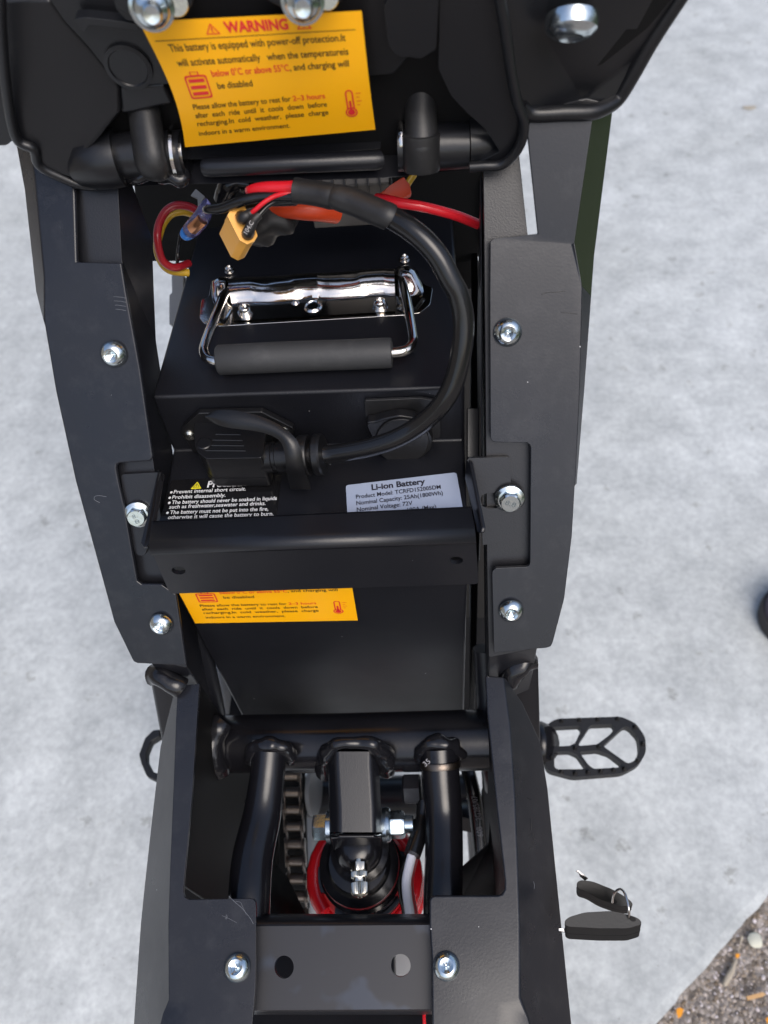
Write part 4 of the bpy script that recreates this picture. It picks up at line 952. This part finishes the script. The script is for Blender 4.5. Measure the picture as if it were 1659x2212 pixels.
# precautions label
def flat_label(name, f, tl, tr, br, bl, mat, lift, parent, cr=.03, asp=1.6):
    a, b_, c, d = [P(x, y, f(x, y)) for x, y in (tl, tr, br, bl)]
    nn_ = basis(f, *tl)[3]
    fn = lambda u, v, h=0: a.lerp(b_, u).lerp(d.lerp(c, u), v)+nn_*(lift+h)
    out = rnd([(0, 0), (1, 0), (1, 1), (0, 1)], cr, 5)
    o = mk(name, [fn(u, v) for u, v in out], [list(range(len(out)))], mat, parent, recalc=False, smooth=False)
    return o, fn
def e2(r, a, b_, k): (x0, y0), (x1, y1) = q1(r, *a), q1(r, *b_); return (x0+(x1-x0)*k, y0+(y1-y0)*k)
lb, fn = flat_label("precautions_label", SHELF, q1(5,585,637), q1(5,1248,605), e2(5,(1248,605),(1215,866),1.45), e2(5,(585,637),(508,890),1.45), LBLK, .0005, batt, .025)
# v of image rows: 0 at 637, ~.69 at 890
W_ = Ink(lambda u, v: fn(u, v, .00035), 1.6); Y_ = Ink(lambda u, v: fn(u, v, .0003), 1.6)
vv_ = lambda yy: (yy-632)/(890-632)*.69
W_.text("Precautions", .345, .80, .160, .105, .03)
rows_ = [("Prevent internal short circuit.", .055, .70, 718), ("Prohibit disassembly.", .055, .53, 752), ("The battery should never be soaked in liquids", .065, .985, 784), ("such as freshwater,seawater and drinks.", .055, .895, 812),
         ("The battery must not be put into the fire,", .075, .925, 846), ("otherwise it will cause the battery to burn.", .07, .975, 876), ("Use the original charger only.", .09, .70, 908)]
for t, a, b_, yy in rows_:
    v = vv_(yy)+.012
    W_.text(t, a, b_, v, .060, .010)
    if t[0].isupper(): W_.disc(a-.022, v-.022, .012)
tri = rnd([(.245, .052), (.298, .178), (.198, .178)], .014, 3); Y_.poly(tri)
K_ = Ink(lambda u, v: fn(u, v, .0006), 1.6); K_.ring([(.247, .082), (.278, .158), (.218, .158)], .2); K_.rect(.2445, .105, .2495, .135); K_.rect(.2445, .141, .2495, .149)
K_.build("black_print", INKD, lb); W_.build("lettering", WHITE, lb); Y_.build("warning_triangle", WARN, lb)
# specification label
lb2, fn2 = flat_label("specification_label", SHELF, q1(6,126,517), q1(6,793,439), e2(6,(793,439),(833,663),1.75), e2(6,(126,517),(136,697),2.25), LSIL, .0005, batt, .035)
D_ = Ink(lambda u, v: fn2(u, v, .00035), 1.8)
D_.text("Li-ion Battery", .23, .71, .130, .088, .028)
for i, (t, a, b_) in enumerate((("Product Model: TCRFD152005DM", .085, .84), ("Nominal Capacity: 25Ah(1800Wh)", .085, .85), ("Nominal Voltage: 72V", .085, .575), ("Discharge Current:100A (Max)", .085, .775), ("Charge Current: 20A (Max)", .085, .70))):
    D_.text(t, a, b_, .235+i*.098, .062, .014)
D_.build("lettering", INKD, lb2)
# ---- handle
PT = lambda e: off(TOP, -e)
hb = rnd(q(15, (185,505),(1440,430),(1530,415),(1595,360),(1612,250),(1560,232),(1535,200),(1510,130),(1440,100),(1365,112),(1360,150),(270,205),(268,185),(200,175),(140,200),(125,310),(75,325),(62,450),(95,490)), 5, 3)
handle = thing_part2 = None
hbase = prism("handle_base", on(PT(.0006), hb), DOWN*.0006+Vector((0,0,0)), CHROME, batt, bevel=.0003)
# formed cover: flat foot then half-round barrel with pressed waves
rows = []
nx, ny = 90, 30
bl0, br0 = q1(15,288,482), q1(15,1362,418); tl0, tr0 = q1(15,272,215), q1(15,1362,148)
for j in range(ny+1):
    t = j/ny; row = []
    for i in range(nx+1):
        s = i/nx
        x = (bl0[0]*(1-s)+br0[0]*s)*(1-t)+(tl0[0]*(1-s)+tr0[0]*s)*t; y = (bl0[1]*(1-s)+br0[1]*s)*(1-t)+(tl0[1]*(1-s)+tr0[1]*s)*t
        wave = .5+.5*math.sin(s*math.pi*2*2.5+.6); 
        t0 = .42+.02*math.sin(s*math.pi*5+.3)
        z = .0015
        if t > t0:
            a = (t-t0)/(1-t0); z += (.0082+.0005*(1 if wave > .5 else -.3)*min(1, abs(wave-.5)*5))*math.sin(math.pi*min(1, a*1.0))**.6
        z += .0012*math.exp(-((s-.5)**2*900+(t-.36)**2*90)) if abs(s-.5) < .2 else 0
        z -= .0005*math.exp(-((s-.22)**2*700+(t-.72)**2*160))+.0005*math.exp(-((s-.75)**2*700+(t-.72)**2*160))
        row.append(P(x, y, TOP(x, y))+Vector((0, 0, z)))
    rows.append(row)
hc = grid("handle_barrel", rows, CHROME, batt, solid=0, ang=70)
def pan_screw(r, x, y, e, rad, washer=True):
    x, y = q1(r, x, y); o, ex, ey, nn = basis(TOP, x, y); o = o+nn*e
    prof = [(rad*.05, rad*.75), (rad*.14, rad*.8), (rad*.42, rad*.95), (rad*.5, rad*1.28), (rad*.7, rad*1.22), (rad*.93, rad*1.0), (rad, rad*.75), (rad, rad*.45)]
    md = lambda i, an: (.45+.75*abs(math.cos(2*an))**3) if i in (1, 2) else 1
    if washer: prof += [(rad*1.0, rad*.4), (rad*1.15, rad*.38), (rad*1.15, rad*.2), (rad*1.28, rad*.18), (rad*1.28, -.0005)]
    else: prof += [(rad*1.0, -.0005)]
    lathe("handle_screw", prof, o, nn, CHROME, batt, seg=48, mod=md, ang=28)
pan_screw(15, 372, 425, .0016, .0041); pan_screw(15, 1262, 385, .0016, .0041)
pan_screw(15, 266, 148, .001, .0030); pan_screw(15, 1425, 75, .001, .0030)
lathe("handle_rivet", [(.0002, .0009), (.0036, .0008), (.0042, .0002), (.0052, .0014), (.0062, .0004)], P(*q1(15,820,392), TOP(*q1(15,820,392)))+Vector((0,0,.0016)), Vector((0,0,1)), CHROME, batt, seg=36)
lathe("handle_rivet", [(.0002, .0022), (.0012, .0016), (.0028, .0001)], P(*q1(15,703,362), TOP(*q1(15,703,362)))+Vector((0,0,.0016)), Vector((0,0,1)), CHROME, batt, seg=36)
# raised cheeks either side where the bar enters
def cheek(pts, pk):
    cx = sum(p[0] for p in pts)/len(pts); cy = sum(p[1] for p in pts)/len(pts)
    V = [P(*q1(15,*p), TOP(*q1(15,*p)))+Vector((0,0,.0012)) for p in pts]; k = len(V)
    m1 = [P(*q1(15,cx+(x-cx)*.7,cy+(y-cy)*.7), TOP(*q1(15,cx,cy)))+Vector((0,0,pk*.8)) for x, y in pts]
    m2_ = [P(*q1(15,cx+(x-cx)*.3,cy+(y-cy)*.3), TOP(*q1(15,cx,cy)))+Vector((0,0,pk)) for x, y in pts]
    Fc = [[i, (i+1) % k, k+(i+1) % k, k+i] for i in range(k)]+[[k+i, k+(i+1) % k, 2*k+(i+1) % k, 2*k+i] for i in range(k)]+[list(range(2*k, 3*k))]
    mk("handle_cheek", V+m1+m2_, Fc, CHROME, batt, ang=80)
cheek([(140,215),(200,180),(268,190),(275,300),(285,400),(230,490),(190,480),(150,330)], .006)
cheek([(1365,120),(1440,105),(1500,140),(1540,230),(1560,330),(1500,410),(1430,425),(1370,400),(1362,250)], .006)
hd = .0085
def hp(*a): return [P(*q1(15,x,y), hz(HT-z)(*q1(15,x,y))) for x, y, z in a]
tube("handle_bar", hp((262,270,.003),(225,300,.008),(195,380,.010),(150,490,.011),(105,610,.011),(92,670,.011),(110,715,.011),(150,735,.011),(215,738,.011)), .0032, CHROME, batt, seg=20, sub=6)
tube("handle_bar", hp((1378,190,.003),(1405,210,.007),(1425,280,.010),(1450,400,.011),(1473,540,.011),(1478,610,.011),(1450,655,.011),(1400,675,.011),(1320,682,.011)), .0032, CHROME, batt, seg=20, sub=6)
tube("handle_grip", hp((181,731,.011),(184,731,.011),(196,730,.011),(500,715,.011),(800,703,.011),(1100,693,.011),(1320,683,.011),(1338,682,.011),(1343,682,.011)), [.0045,.0082,.0093,.0094,.0093,.0092,.0092,.0089,.0060], GRIP, batt, seg=32, sub=1)
# ---- plug socket flange on the step face, and the charge port cap
def onstep(pts, e): 
    nn = basis(STEP, 650, 900)[3]; return [P(x, y, STEP(x, y))+nn*e for x, y in pts]
snn = basis(STEP, 650, 900)[3]
fp_ = q(5, (648,330),(655,285),(750,200),(1130,192),(1322,290),(1325,325),(1240,430),(720,440),(690,385))
prism("socket_flange", onstep(fp_, .0045), -snn*.0045, PLUGM, batt, bevel=.0008)
for (x, y) in ((700, 332), (1262, 312)):
    p0 = q1(5, x, y); o = P(*p0, STEP(*p0))+snn*.0045
    lathe("flange_screw", [(.0005, .0022), (.0028, .0020), (.0042, .0008), (.0044, 0)], o, snn, NICKEL, batt, seg=24)
cb = rnd(q(17, (405,112),(980,88),(1175,120),(1178,480),(1080,520),(480,470),(440,420),(410,240)), 3, 2)
prism("charge_port_base", onstep(cb, .002), -snn*.002, RUB, batt, bevel=.0005)
cc = rnd(q(17, (425,250),(445,222),(520,218),(600,190),(760,155),(920,180),(1050,280),(1105,400),(1085,500),(1000,590),(850,640),(700,632),(560,560),(500,480),(480,380)), 6, 3)
prism("charge_port_cap", onstep(cc, .011), -snn*.007, PLUGM, batt, bevel=.0012)
ci = q(17, *[(790+270*math.cos(a), 400+225*math.sin(a)) for a in [i*.2094 for i in range(30)]])
prism("charge_port_cap_disc", onstep(ci, .0125), -snn*.0015, RUB, batt, bevel=.0006)

# ================================================================ POWER CABLE
cable = thing("power_cable", "thick black power cable looping from the battery plug up to heat-shrunk red and black leads", "cable", P(880, 1000, .47))
PTOP = hz(.350)
bt = rnd(q(5, (730,245),(760,232),(1150,230),(1160,260),(1135,480),(1122,500),(790,505),(745,470),(722,425),(716,330)), 5, 3)
body = prism("plug_body", on(PTOP, bt), DOWN*.0275, PLUGM, cable, bevel=.0014, seg=3)
for a, b_, yy in ((850,1000,358),(832,1012,393),(812,1020,425),(790,1030,456)):
    p0, p1 = q1(5,a,yy), q1(5,b_,yy+2)
    tube("plug_rib", [P(*p0, PTOP(*p0)), P(*p1, PTOP(*p1))], .0007, PLUGM, body, seg=8, sub=1)
p0 = q1(5,782,418); lathe("plug_button", [(.0048, -.002), (.0048, .0008), (.0042, .0013), (.0005, .0014)], P(*p0, PTOP(*p0)), Vector((0,0,1)), PLUGM, body, seg=28)
prism("plug_seam", [p+DOWN*.0192 for p in [P(x, y, PTOP(x, y)) for x, y in [(x-.3, y+.8) for x, y in bt]]], DOWN*.0006, PLUGM, body, bevel=0)
na_ = P(*q1(5,1130,500), .482); nb_ = P(*q1(5,1500,478), .474); nx_ = (nb_-na_).normalized(); Ln = (nb_-na_).length
def at_(t): return Ln*t
lathe("plug_neck", [(.0085, at_(0)), (.0098, at_(.02)), (.0098, at_(.20)), (.0090, at_(.21)), (.0090, at_(.26)), (.0100, at_(.28)), (.0100, at_(.50)), (.0085, at_(.52)), (.0085, at_(.60)), (.0122, at_(.62)), (.0128, at_(.64)), (.0128, at_(.76)), (.0122, at_(.785)), (.0080, at_(.79)), (.0080, at_(.86)), (.0124, at_(.865)), (.0130, at_(.885)), (.0130, at_(.97)), (.0120, at_(1.0)), (.0070, at_(1.02))], na_, nx_, PLUGM, cable, seg=44)
up_e = q(5, (785,243),(835,215),(900,205),(990,215),(1090,238),(1180,270),(1262,315),(1325,370),(1365,430),(1375,520),(1385,590),(1410,640),(1425,690))
lo_e = q(5, (785,262),(840,292),(900,318),(1000,328),(1080,336),(1150,352),(1210,375),(1250,408),(1265,470),(1272,540),(1280,600),(1290,650),(1300,692))
dd_ = [.462,.460,.458,.456,.455,.454,.453,.452,.453,.456,.462,.470,.478]
N_s = 5
rows = []
for i in range(13):
    a = Vector((*up_e[i], 0)); b_ = Vector((*lo_e[i], 0)); row = []
    for j in range(N_s+1):
        t = j/N_s; c = a.lerp(b_, t); row.append(P(c.x, c.y, dd_[i]-.0018*math.sin(math.pi*t)+.0006*t))
    rows.append(row)
st_ = grid("plug_strap", rows, PLUGM, cable, solid=-.0045 if False else 0, ang=60)
m_ = st_.modifiers.new("solid", 'SOLIDIFY'); m_.thickness = .006; m_.offset = -1 if (st_.data.polygons[10].normal.dot(CAM) > 0) else 1
b2 = st_.modifiers.new("bev", 'BEVEL'); b2.width = .0012; b2.segments = 3; b2.limit_method = 'ANGLE'; b2.angle_limit = math.radians(50)
ss_ = st_.modifiers.new("sub", 'SUBSURF'); ss_.levels = 1; ss_.render_levels = 1
tube("cable", dpts((694,982,.474),(716,981,.473),(755,975,.468),(800,966,.462),(850,950,.455),(895,926,.448),(934,895,.440),(965,857,.432),(985,810,.425),(998,750,.417),(1001,690,.410),(991,640,.404),(974,606,.400),(950,560,.396),(922,525,.394),(888,496,.394),(860,478,.396),(835,464,.399)),
     [.0058]*18, CABLE, cable, seg=32, sub=6)
tube("heat_shrink", dpts((843,470,.397),(835,466,.397),(800,452,.400),(765,437,.403),(735,428,.405),(722,424,.406)), [.0068,.0069,.0069,.0069,.0068,.0060], RUB, cable, seg=30, sub=5)
tube("heat_shrink", dpts((728,430,.408),(716,425,.408),(690,419,.410),(655,414,.412),(638,412,.413),(634,411.5,.413)), [.0058,.0066,.0065,.0064,.0068,.0062], RUB, cable, seg=30, sub=5)
tube("red_lead", [P(*q1(13,x,y), d) for x, y, d in ((945,222,.430),(960,222,.426),(1010,208,.423),(1100,196,.420),(1220,192,.418),(1345,188,.416))], [.0026,.0030,.0032,.0032,.0032,.0032], RED, cable, seg=18)
tube("black_lead", [P(*q1(13,x,y), d) for x, y, d in ((565,385,.440),(600,385,.436),(700,375,.432),(800,340,.428),(920,300,.424),(1050,275,.422),(1200,270,.420),(1345,275,.418))], [.0020,.0026,.0029,.0029,.0029,.0029,.0029,.0029], CABLE, cable, seg=18)
tube("black_lead", [P(*q1(13,x,y), d) for x, y, d in ((1345,310,.422),(1200,315,.426),(1050,320,.43),(900,350,.44),(780,370,.46))], .0026, CABLE, cable, seg=18)

# ---- amber two-pole connector on its thin leads
con = thing("wire_connector", "amber yellow two-pin battery connector dangling on short red and black leads", "connector", P(*q1(13,850,820), .46))
top_ = q(13, (755,440),(785,378),(905,357),(960,470),(1016,608),(985,660),(925,685),(862,652))
sh = [(x-13.5, y+23.5) for x, y in top_]; sh2 = [(x-19.5, y+37) for x, y in top_]
def P3(pts, d): return [P(x, y, d+ (y-460)*-.00002) for x, y in pts]
d0 = .432
ct_ = ngon_hole("connector_shell", lambda x, y: d0+(x-540)*.00004, rnd(top_, 1.5, 2), [ell(*q1(13,878,447), 14.5, 15.5, 20, .6), ell(*q1(13,935,592), 14.5, 15.5, 20, .6)], .002, AMB, con, ang=30)
A1 = [P(x, y, d0+(x-540)*.00004+.0019) for x, y in top_]; A2 = [P(x, y, d0+.008) for x, y in [(x-7, y+12) for x, y in top_]]
prism("connector_body", A1, A2, AMB, con, bevel=.0005)
def shrinkp(pts, k):
    cx = sum(p[0] for p in pts)/len(pts); cy = sum(p[1] for p in pts)/len(pts); return [(cx+(x-cx)*k, cy+(y-cy)*k) for x, y in pts]
s1 = shrinkp([(x-7, y+12) for x, y in top_], .965); s2 = shrinkp([(x-20, y+38) for x, y in top_], .95)
prism("connector_nose", [P(x, y, d0+.0075) for x, y in s1], [P(x, y, d0+.022) for x, y in s2], AMB, con, bevel=.0006)
for (pts) in (((878,450,.436),(885,462,.428),(905,450,.424),(945,425,.424),(975,410,.424)), ((932,605,.436),(935,585,.428),(950,545,.424),(985,480,.424),(1030,430,.424))):
    tube("terminal_sleeve", [P(*q1(13,x,y), d) for x, y, d in pts], [.0033,.0033,.0031,.0026,.0022], RUB, con, seg=20)
tube("thin_lead", [P(*q1(13,x,y), d) for x, y, d in ((965,412,.423),(1000,385,.421),(1070,325,.419),(1160,272,.418),(1250,248,.417),(1345,243,.417))], .0013, RED, con, seg=12)
tube("thin_lead", [P(*q1(13,x,y), d) for x, y, d in ((1025,440,.424),(1055,405,.424),(1110,350,.424),(1200,305,.424),(1345,290,.424))], .0013, CABLE, con, seg=12)
# printed mark on the sleeve
ld0 = P(*q1(13,935,600), .4238); 
tiny("104.C", 13, (925, 600), (985, 500), .4195, .0024, PRN, con, "lettering")
# ---- other wires in the bay
def wire(r, pts, rad, mat, label, name="wire", **kw): return tag(tube(name, [P(*q1(r,x,y), d) for x, y, d in pts], rad, mat, None, seg=14, **kw), label, "wire", "loose wires in the battery bay")
wire(13, ((520,420,.50),(460,375,.50),(380,350,.50),(290,355,.50),(215,410,.50),(165,510,.50),(150,620,.50),(165,740,.505),(200,830,.51),(270,880,.515),(340,880,.52),(420,850,.53)), .0026, DRED, "dark red wire curving down round the left bay gap")
wire(13, ((500,450,.51),(430,415,.51),(360,402,.51),(270,425,.51),(205,500,.51),(170,590,.51),(148,700,.512),(165,800,.515),(215,880,.52),(290,920,.525),(420,930,.53)), .0026, YW, "dull yellow wire running beside the dark red wire")
wire(13, ((425,525,.495),(385,560,.495),(370,600,.495),(400,628,.495),(450,610,.495),(495,575,.495)), .0019, BLU, "short bright blue wire loop below the crimp")
wire(13, ((350,600,.52),(335,700,.52),(325,800,.52),(320,900,.53)), .0012, CABLE, "thin black wire hanging in the left bay gap")
wire(14, ((640,318,.46),(720,330,.455),(850,360,.452),(1000,385,.452),(1150,420,.455),(1320,470,.46),(1480,535,.465)), [.0030]*7, RED, "thick bright red wire crossing to the right frame rail")
wire(14, ((955,90,.49),(940,130,.49),(905,180,.49),(880,230,.49)), .0022, YW, "short yellow wire behind the orange sleeve")
cr = thing("wire_crimp", "clear crimp connector with copper inside joining blue and black wires", "wire connector", P(*q1(13,520,500), .492))
tube("clear_sleeve", [P(*q1(13,x,y), d) for x, y, d in ((570,300,.478),(565,370,.476),(535,450,.478),(470,530,.486),(430,570,.49))], [.0012,.0042,.0052,.0054,.0050], CLEAR, cr, seg=20)
tube("copper_core", [P(*q1(13,x,y), d) for x, y, d in ((540,470,.474),(500,510,.477),(455,550,.482))], .0036, COPP, cr, seg=12)
tag(prism("cable_tag", rp(13, (436,262,.50),(480,205,.50),(560,270,.50),(500,365,.50),(495,290,.50)), M3@Vector((0,0,-.002)), GRAYP, None, bevel=.0004), "small grey plastic tag above the clear crimp", "tag")
tag(prism("orange_sleeve", rp(14, (620,295,.475),(740,215,.465),(862,125,.47),(905,200,.47),(932,278,.475),(850,315,.468),(720,305,.47)), M3@Vector((0,0,-.006)), ORNG, None, bevel=.0015), "folded orange fibre sleeve under the hinge bar", "sleeve")
tag(tube("orange_strap", [P(*q1(14,x,y), d) for x, y, d in ((-330,380,.47),(-100,400,.462),(40,415,.46),(160,425,.462),(300,445,.47))], .006, ORNG, None, seg=14, flat=1.0), "flat orange sleeve passing below the heat shrink", "sleeve")
# black tape bundle
bun = tube("tape_bundle", [P(*q1(13,x,y), d) for x, y, d in ((1330,340,.49),(1230,420,.48),(1120,470,.475),(1050,560,.48),(1000,640,.50))], [.006,.012,.014,.011,.005], RUB, None, seg=22, lump=.45, ls=90)
tag(bun, "crinkled black tape wrapped bundle beside the amber connector", "tape bundle")
tag(tube("black_hose", [P(*q1(13,x,y), d) for x, y, d in ((720,300,.47),(740,230,.465),(780,170,.46),(860,150,.46),(960,165,.46))], .006, TUBE, None, seg=18), "glossy black hose bending under the hinge bar", "hose")
# controller with fins
fc = thing("motor_controller", "grey finned motor controller half hidden under the hinge bar", "controller", P(760, 395, .56))
prism("controller_body", rp(14, (60,60,.50),(745,40,.50),(748,190,.50),(60,235,.50)), DOWN*.03, FIN, fc, bevel=.001)
for i in range(8):
    x = 60+i*98
    prism("fin", rp(14, (x,50,.494),(x+9,50,.494),(x+22,232-i*4,.494),(x+13,232-i*4,.494)), DOWN*.010, FIN, fc, bevel=.0003)
tag(prism("cable_gland", rp(3, (740,215,.62),(795,215,.62),(790,430,.62),(765,430,.62),(730,430,.62),(730,300,.62),(742,292,.62)), M3@Vector((0,0,-.02)), GRAYP, None, bevel=.001), "grey plastic plug housing hanging below the left wires", "plug")

# ================================================================ KEYS
KM = pbr("key head black", (.0045, .0045, .005), .42, grain=.3, gs=600, wavy=.2)
def key(r, top, dx, dy, dd, hole, d, label, blade):
    k = thing("key", label, "key", P(*q1(r,*top[0]), d), "keys on one ring")
    t2 = rnd(q(r, *top), 9, 5)
    Vt = [P(x, y, d+(x-1300)*.0) for x, y in t2]; mx_ = sum(p[0] for p in t2)/len(t2); Vb = [P(mx_+(x-mx_)*.965+dx, y+dy, d+dd) for x, y in t2]
    prism("key_head", Vt, Vb, KM, k, bevel=.0024, seg=4)
    Vs = [a_.lerp(b_, .55) for a_, b_ in zip(Vt, Vb)]; cs = sum(Vs, Vector())/len(Vs)
    prism("key_seam", [cs+(v-cs)*1.006 for v in Vs], [cs+(v-cs)*1.006+(b_-a_)*.03 for v, a_, b_ in zip(Vs, Vt, Vb)], MATTE, k, bevel=0)
    prism("key_hole", [P(x, y, d-.0003) for x, y in ell(*q1(r,*hole), 7, 5, 16, .3)], M3@Vector((0,0,-.0002)), MATTE, k, bevel=0)
    prism("key_blade", [P(*q1(r,x,y), z) for x, y, z in blade], M3@Vector((0,-.001,-.0015)), CHROME, k, bevel=.0003)
key(12, [(738,437),(760,415),(830,394),(950,387),(1030,404),(1080,422),(1093,447),(1030,466),(900,466),(752,458)], -2, 27, .004, (1050,425), .470, "lower black-headed key, its blade pushed in towards the bike panel", [(715,466,.474),(752,466,.474),(756,487,.474),(715,478,.474)])
key(12, [(795,260),(815,247),(870,254),(960,290),(1020,325),(1048,348),(1050,368),(990,366),(900,335),(840,300),(800,290)], -3, 16, .006, (965,345), .490, "upper black-headed key lying tilted above the other key", [(792,207,.494),(806,204,.494),(850,240,.494),(835,252,.494),(815,235,.494),(808,218,.494)])
rg_ = [(958,348,.486),(962,320,.482),(975,298,.478),(995,290,.474),(1012,305,.470),(1025,345,.466),(1032,385,.464),(1032,412,.468),(1026,422,.472)]
tag(tube("key_ring", [P(*q1(12,x,y), d) for x, y, d in rg_], .0008, CHROME, None, seg=10), "thin steel ring joining the two black keys", "key ring")
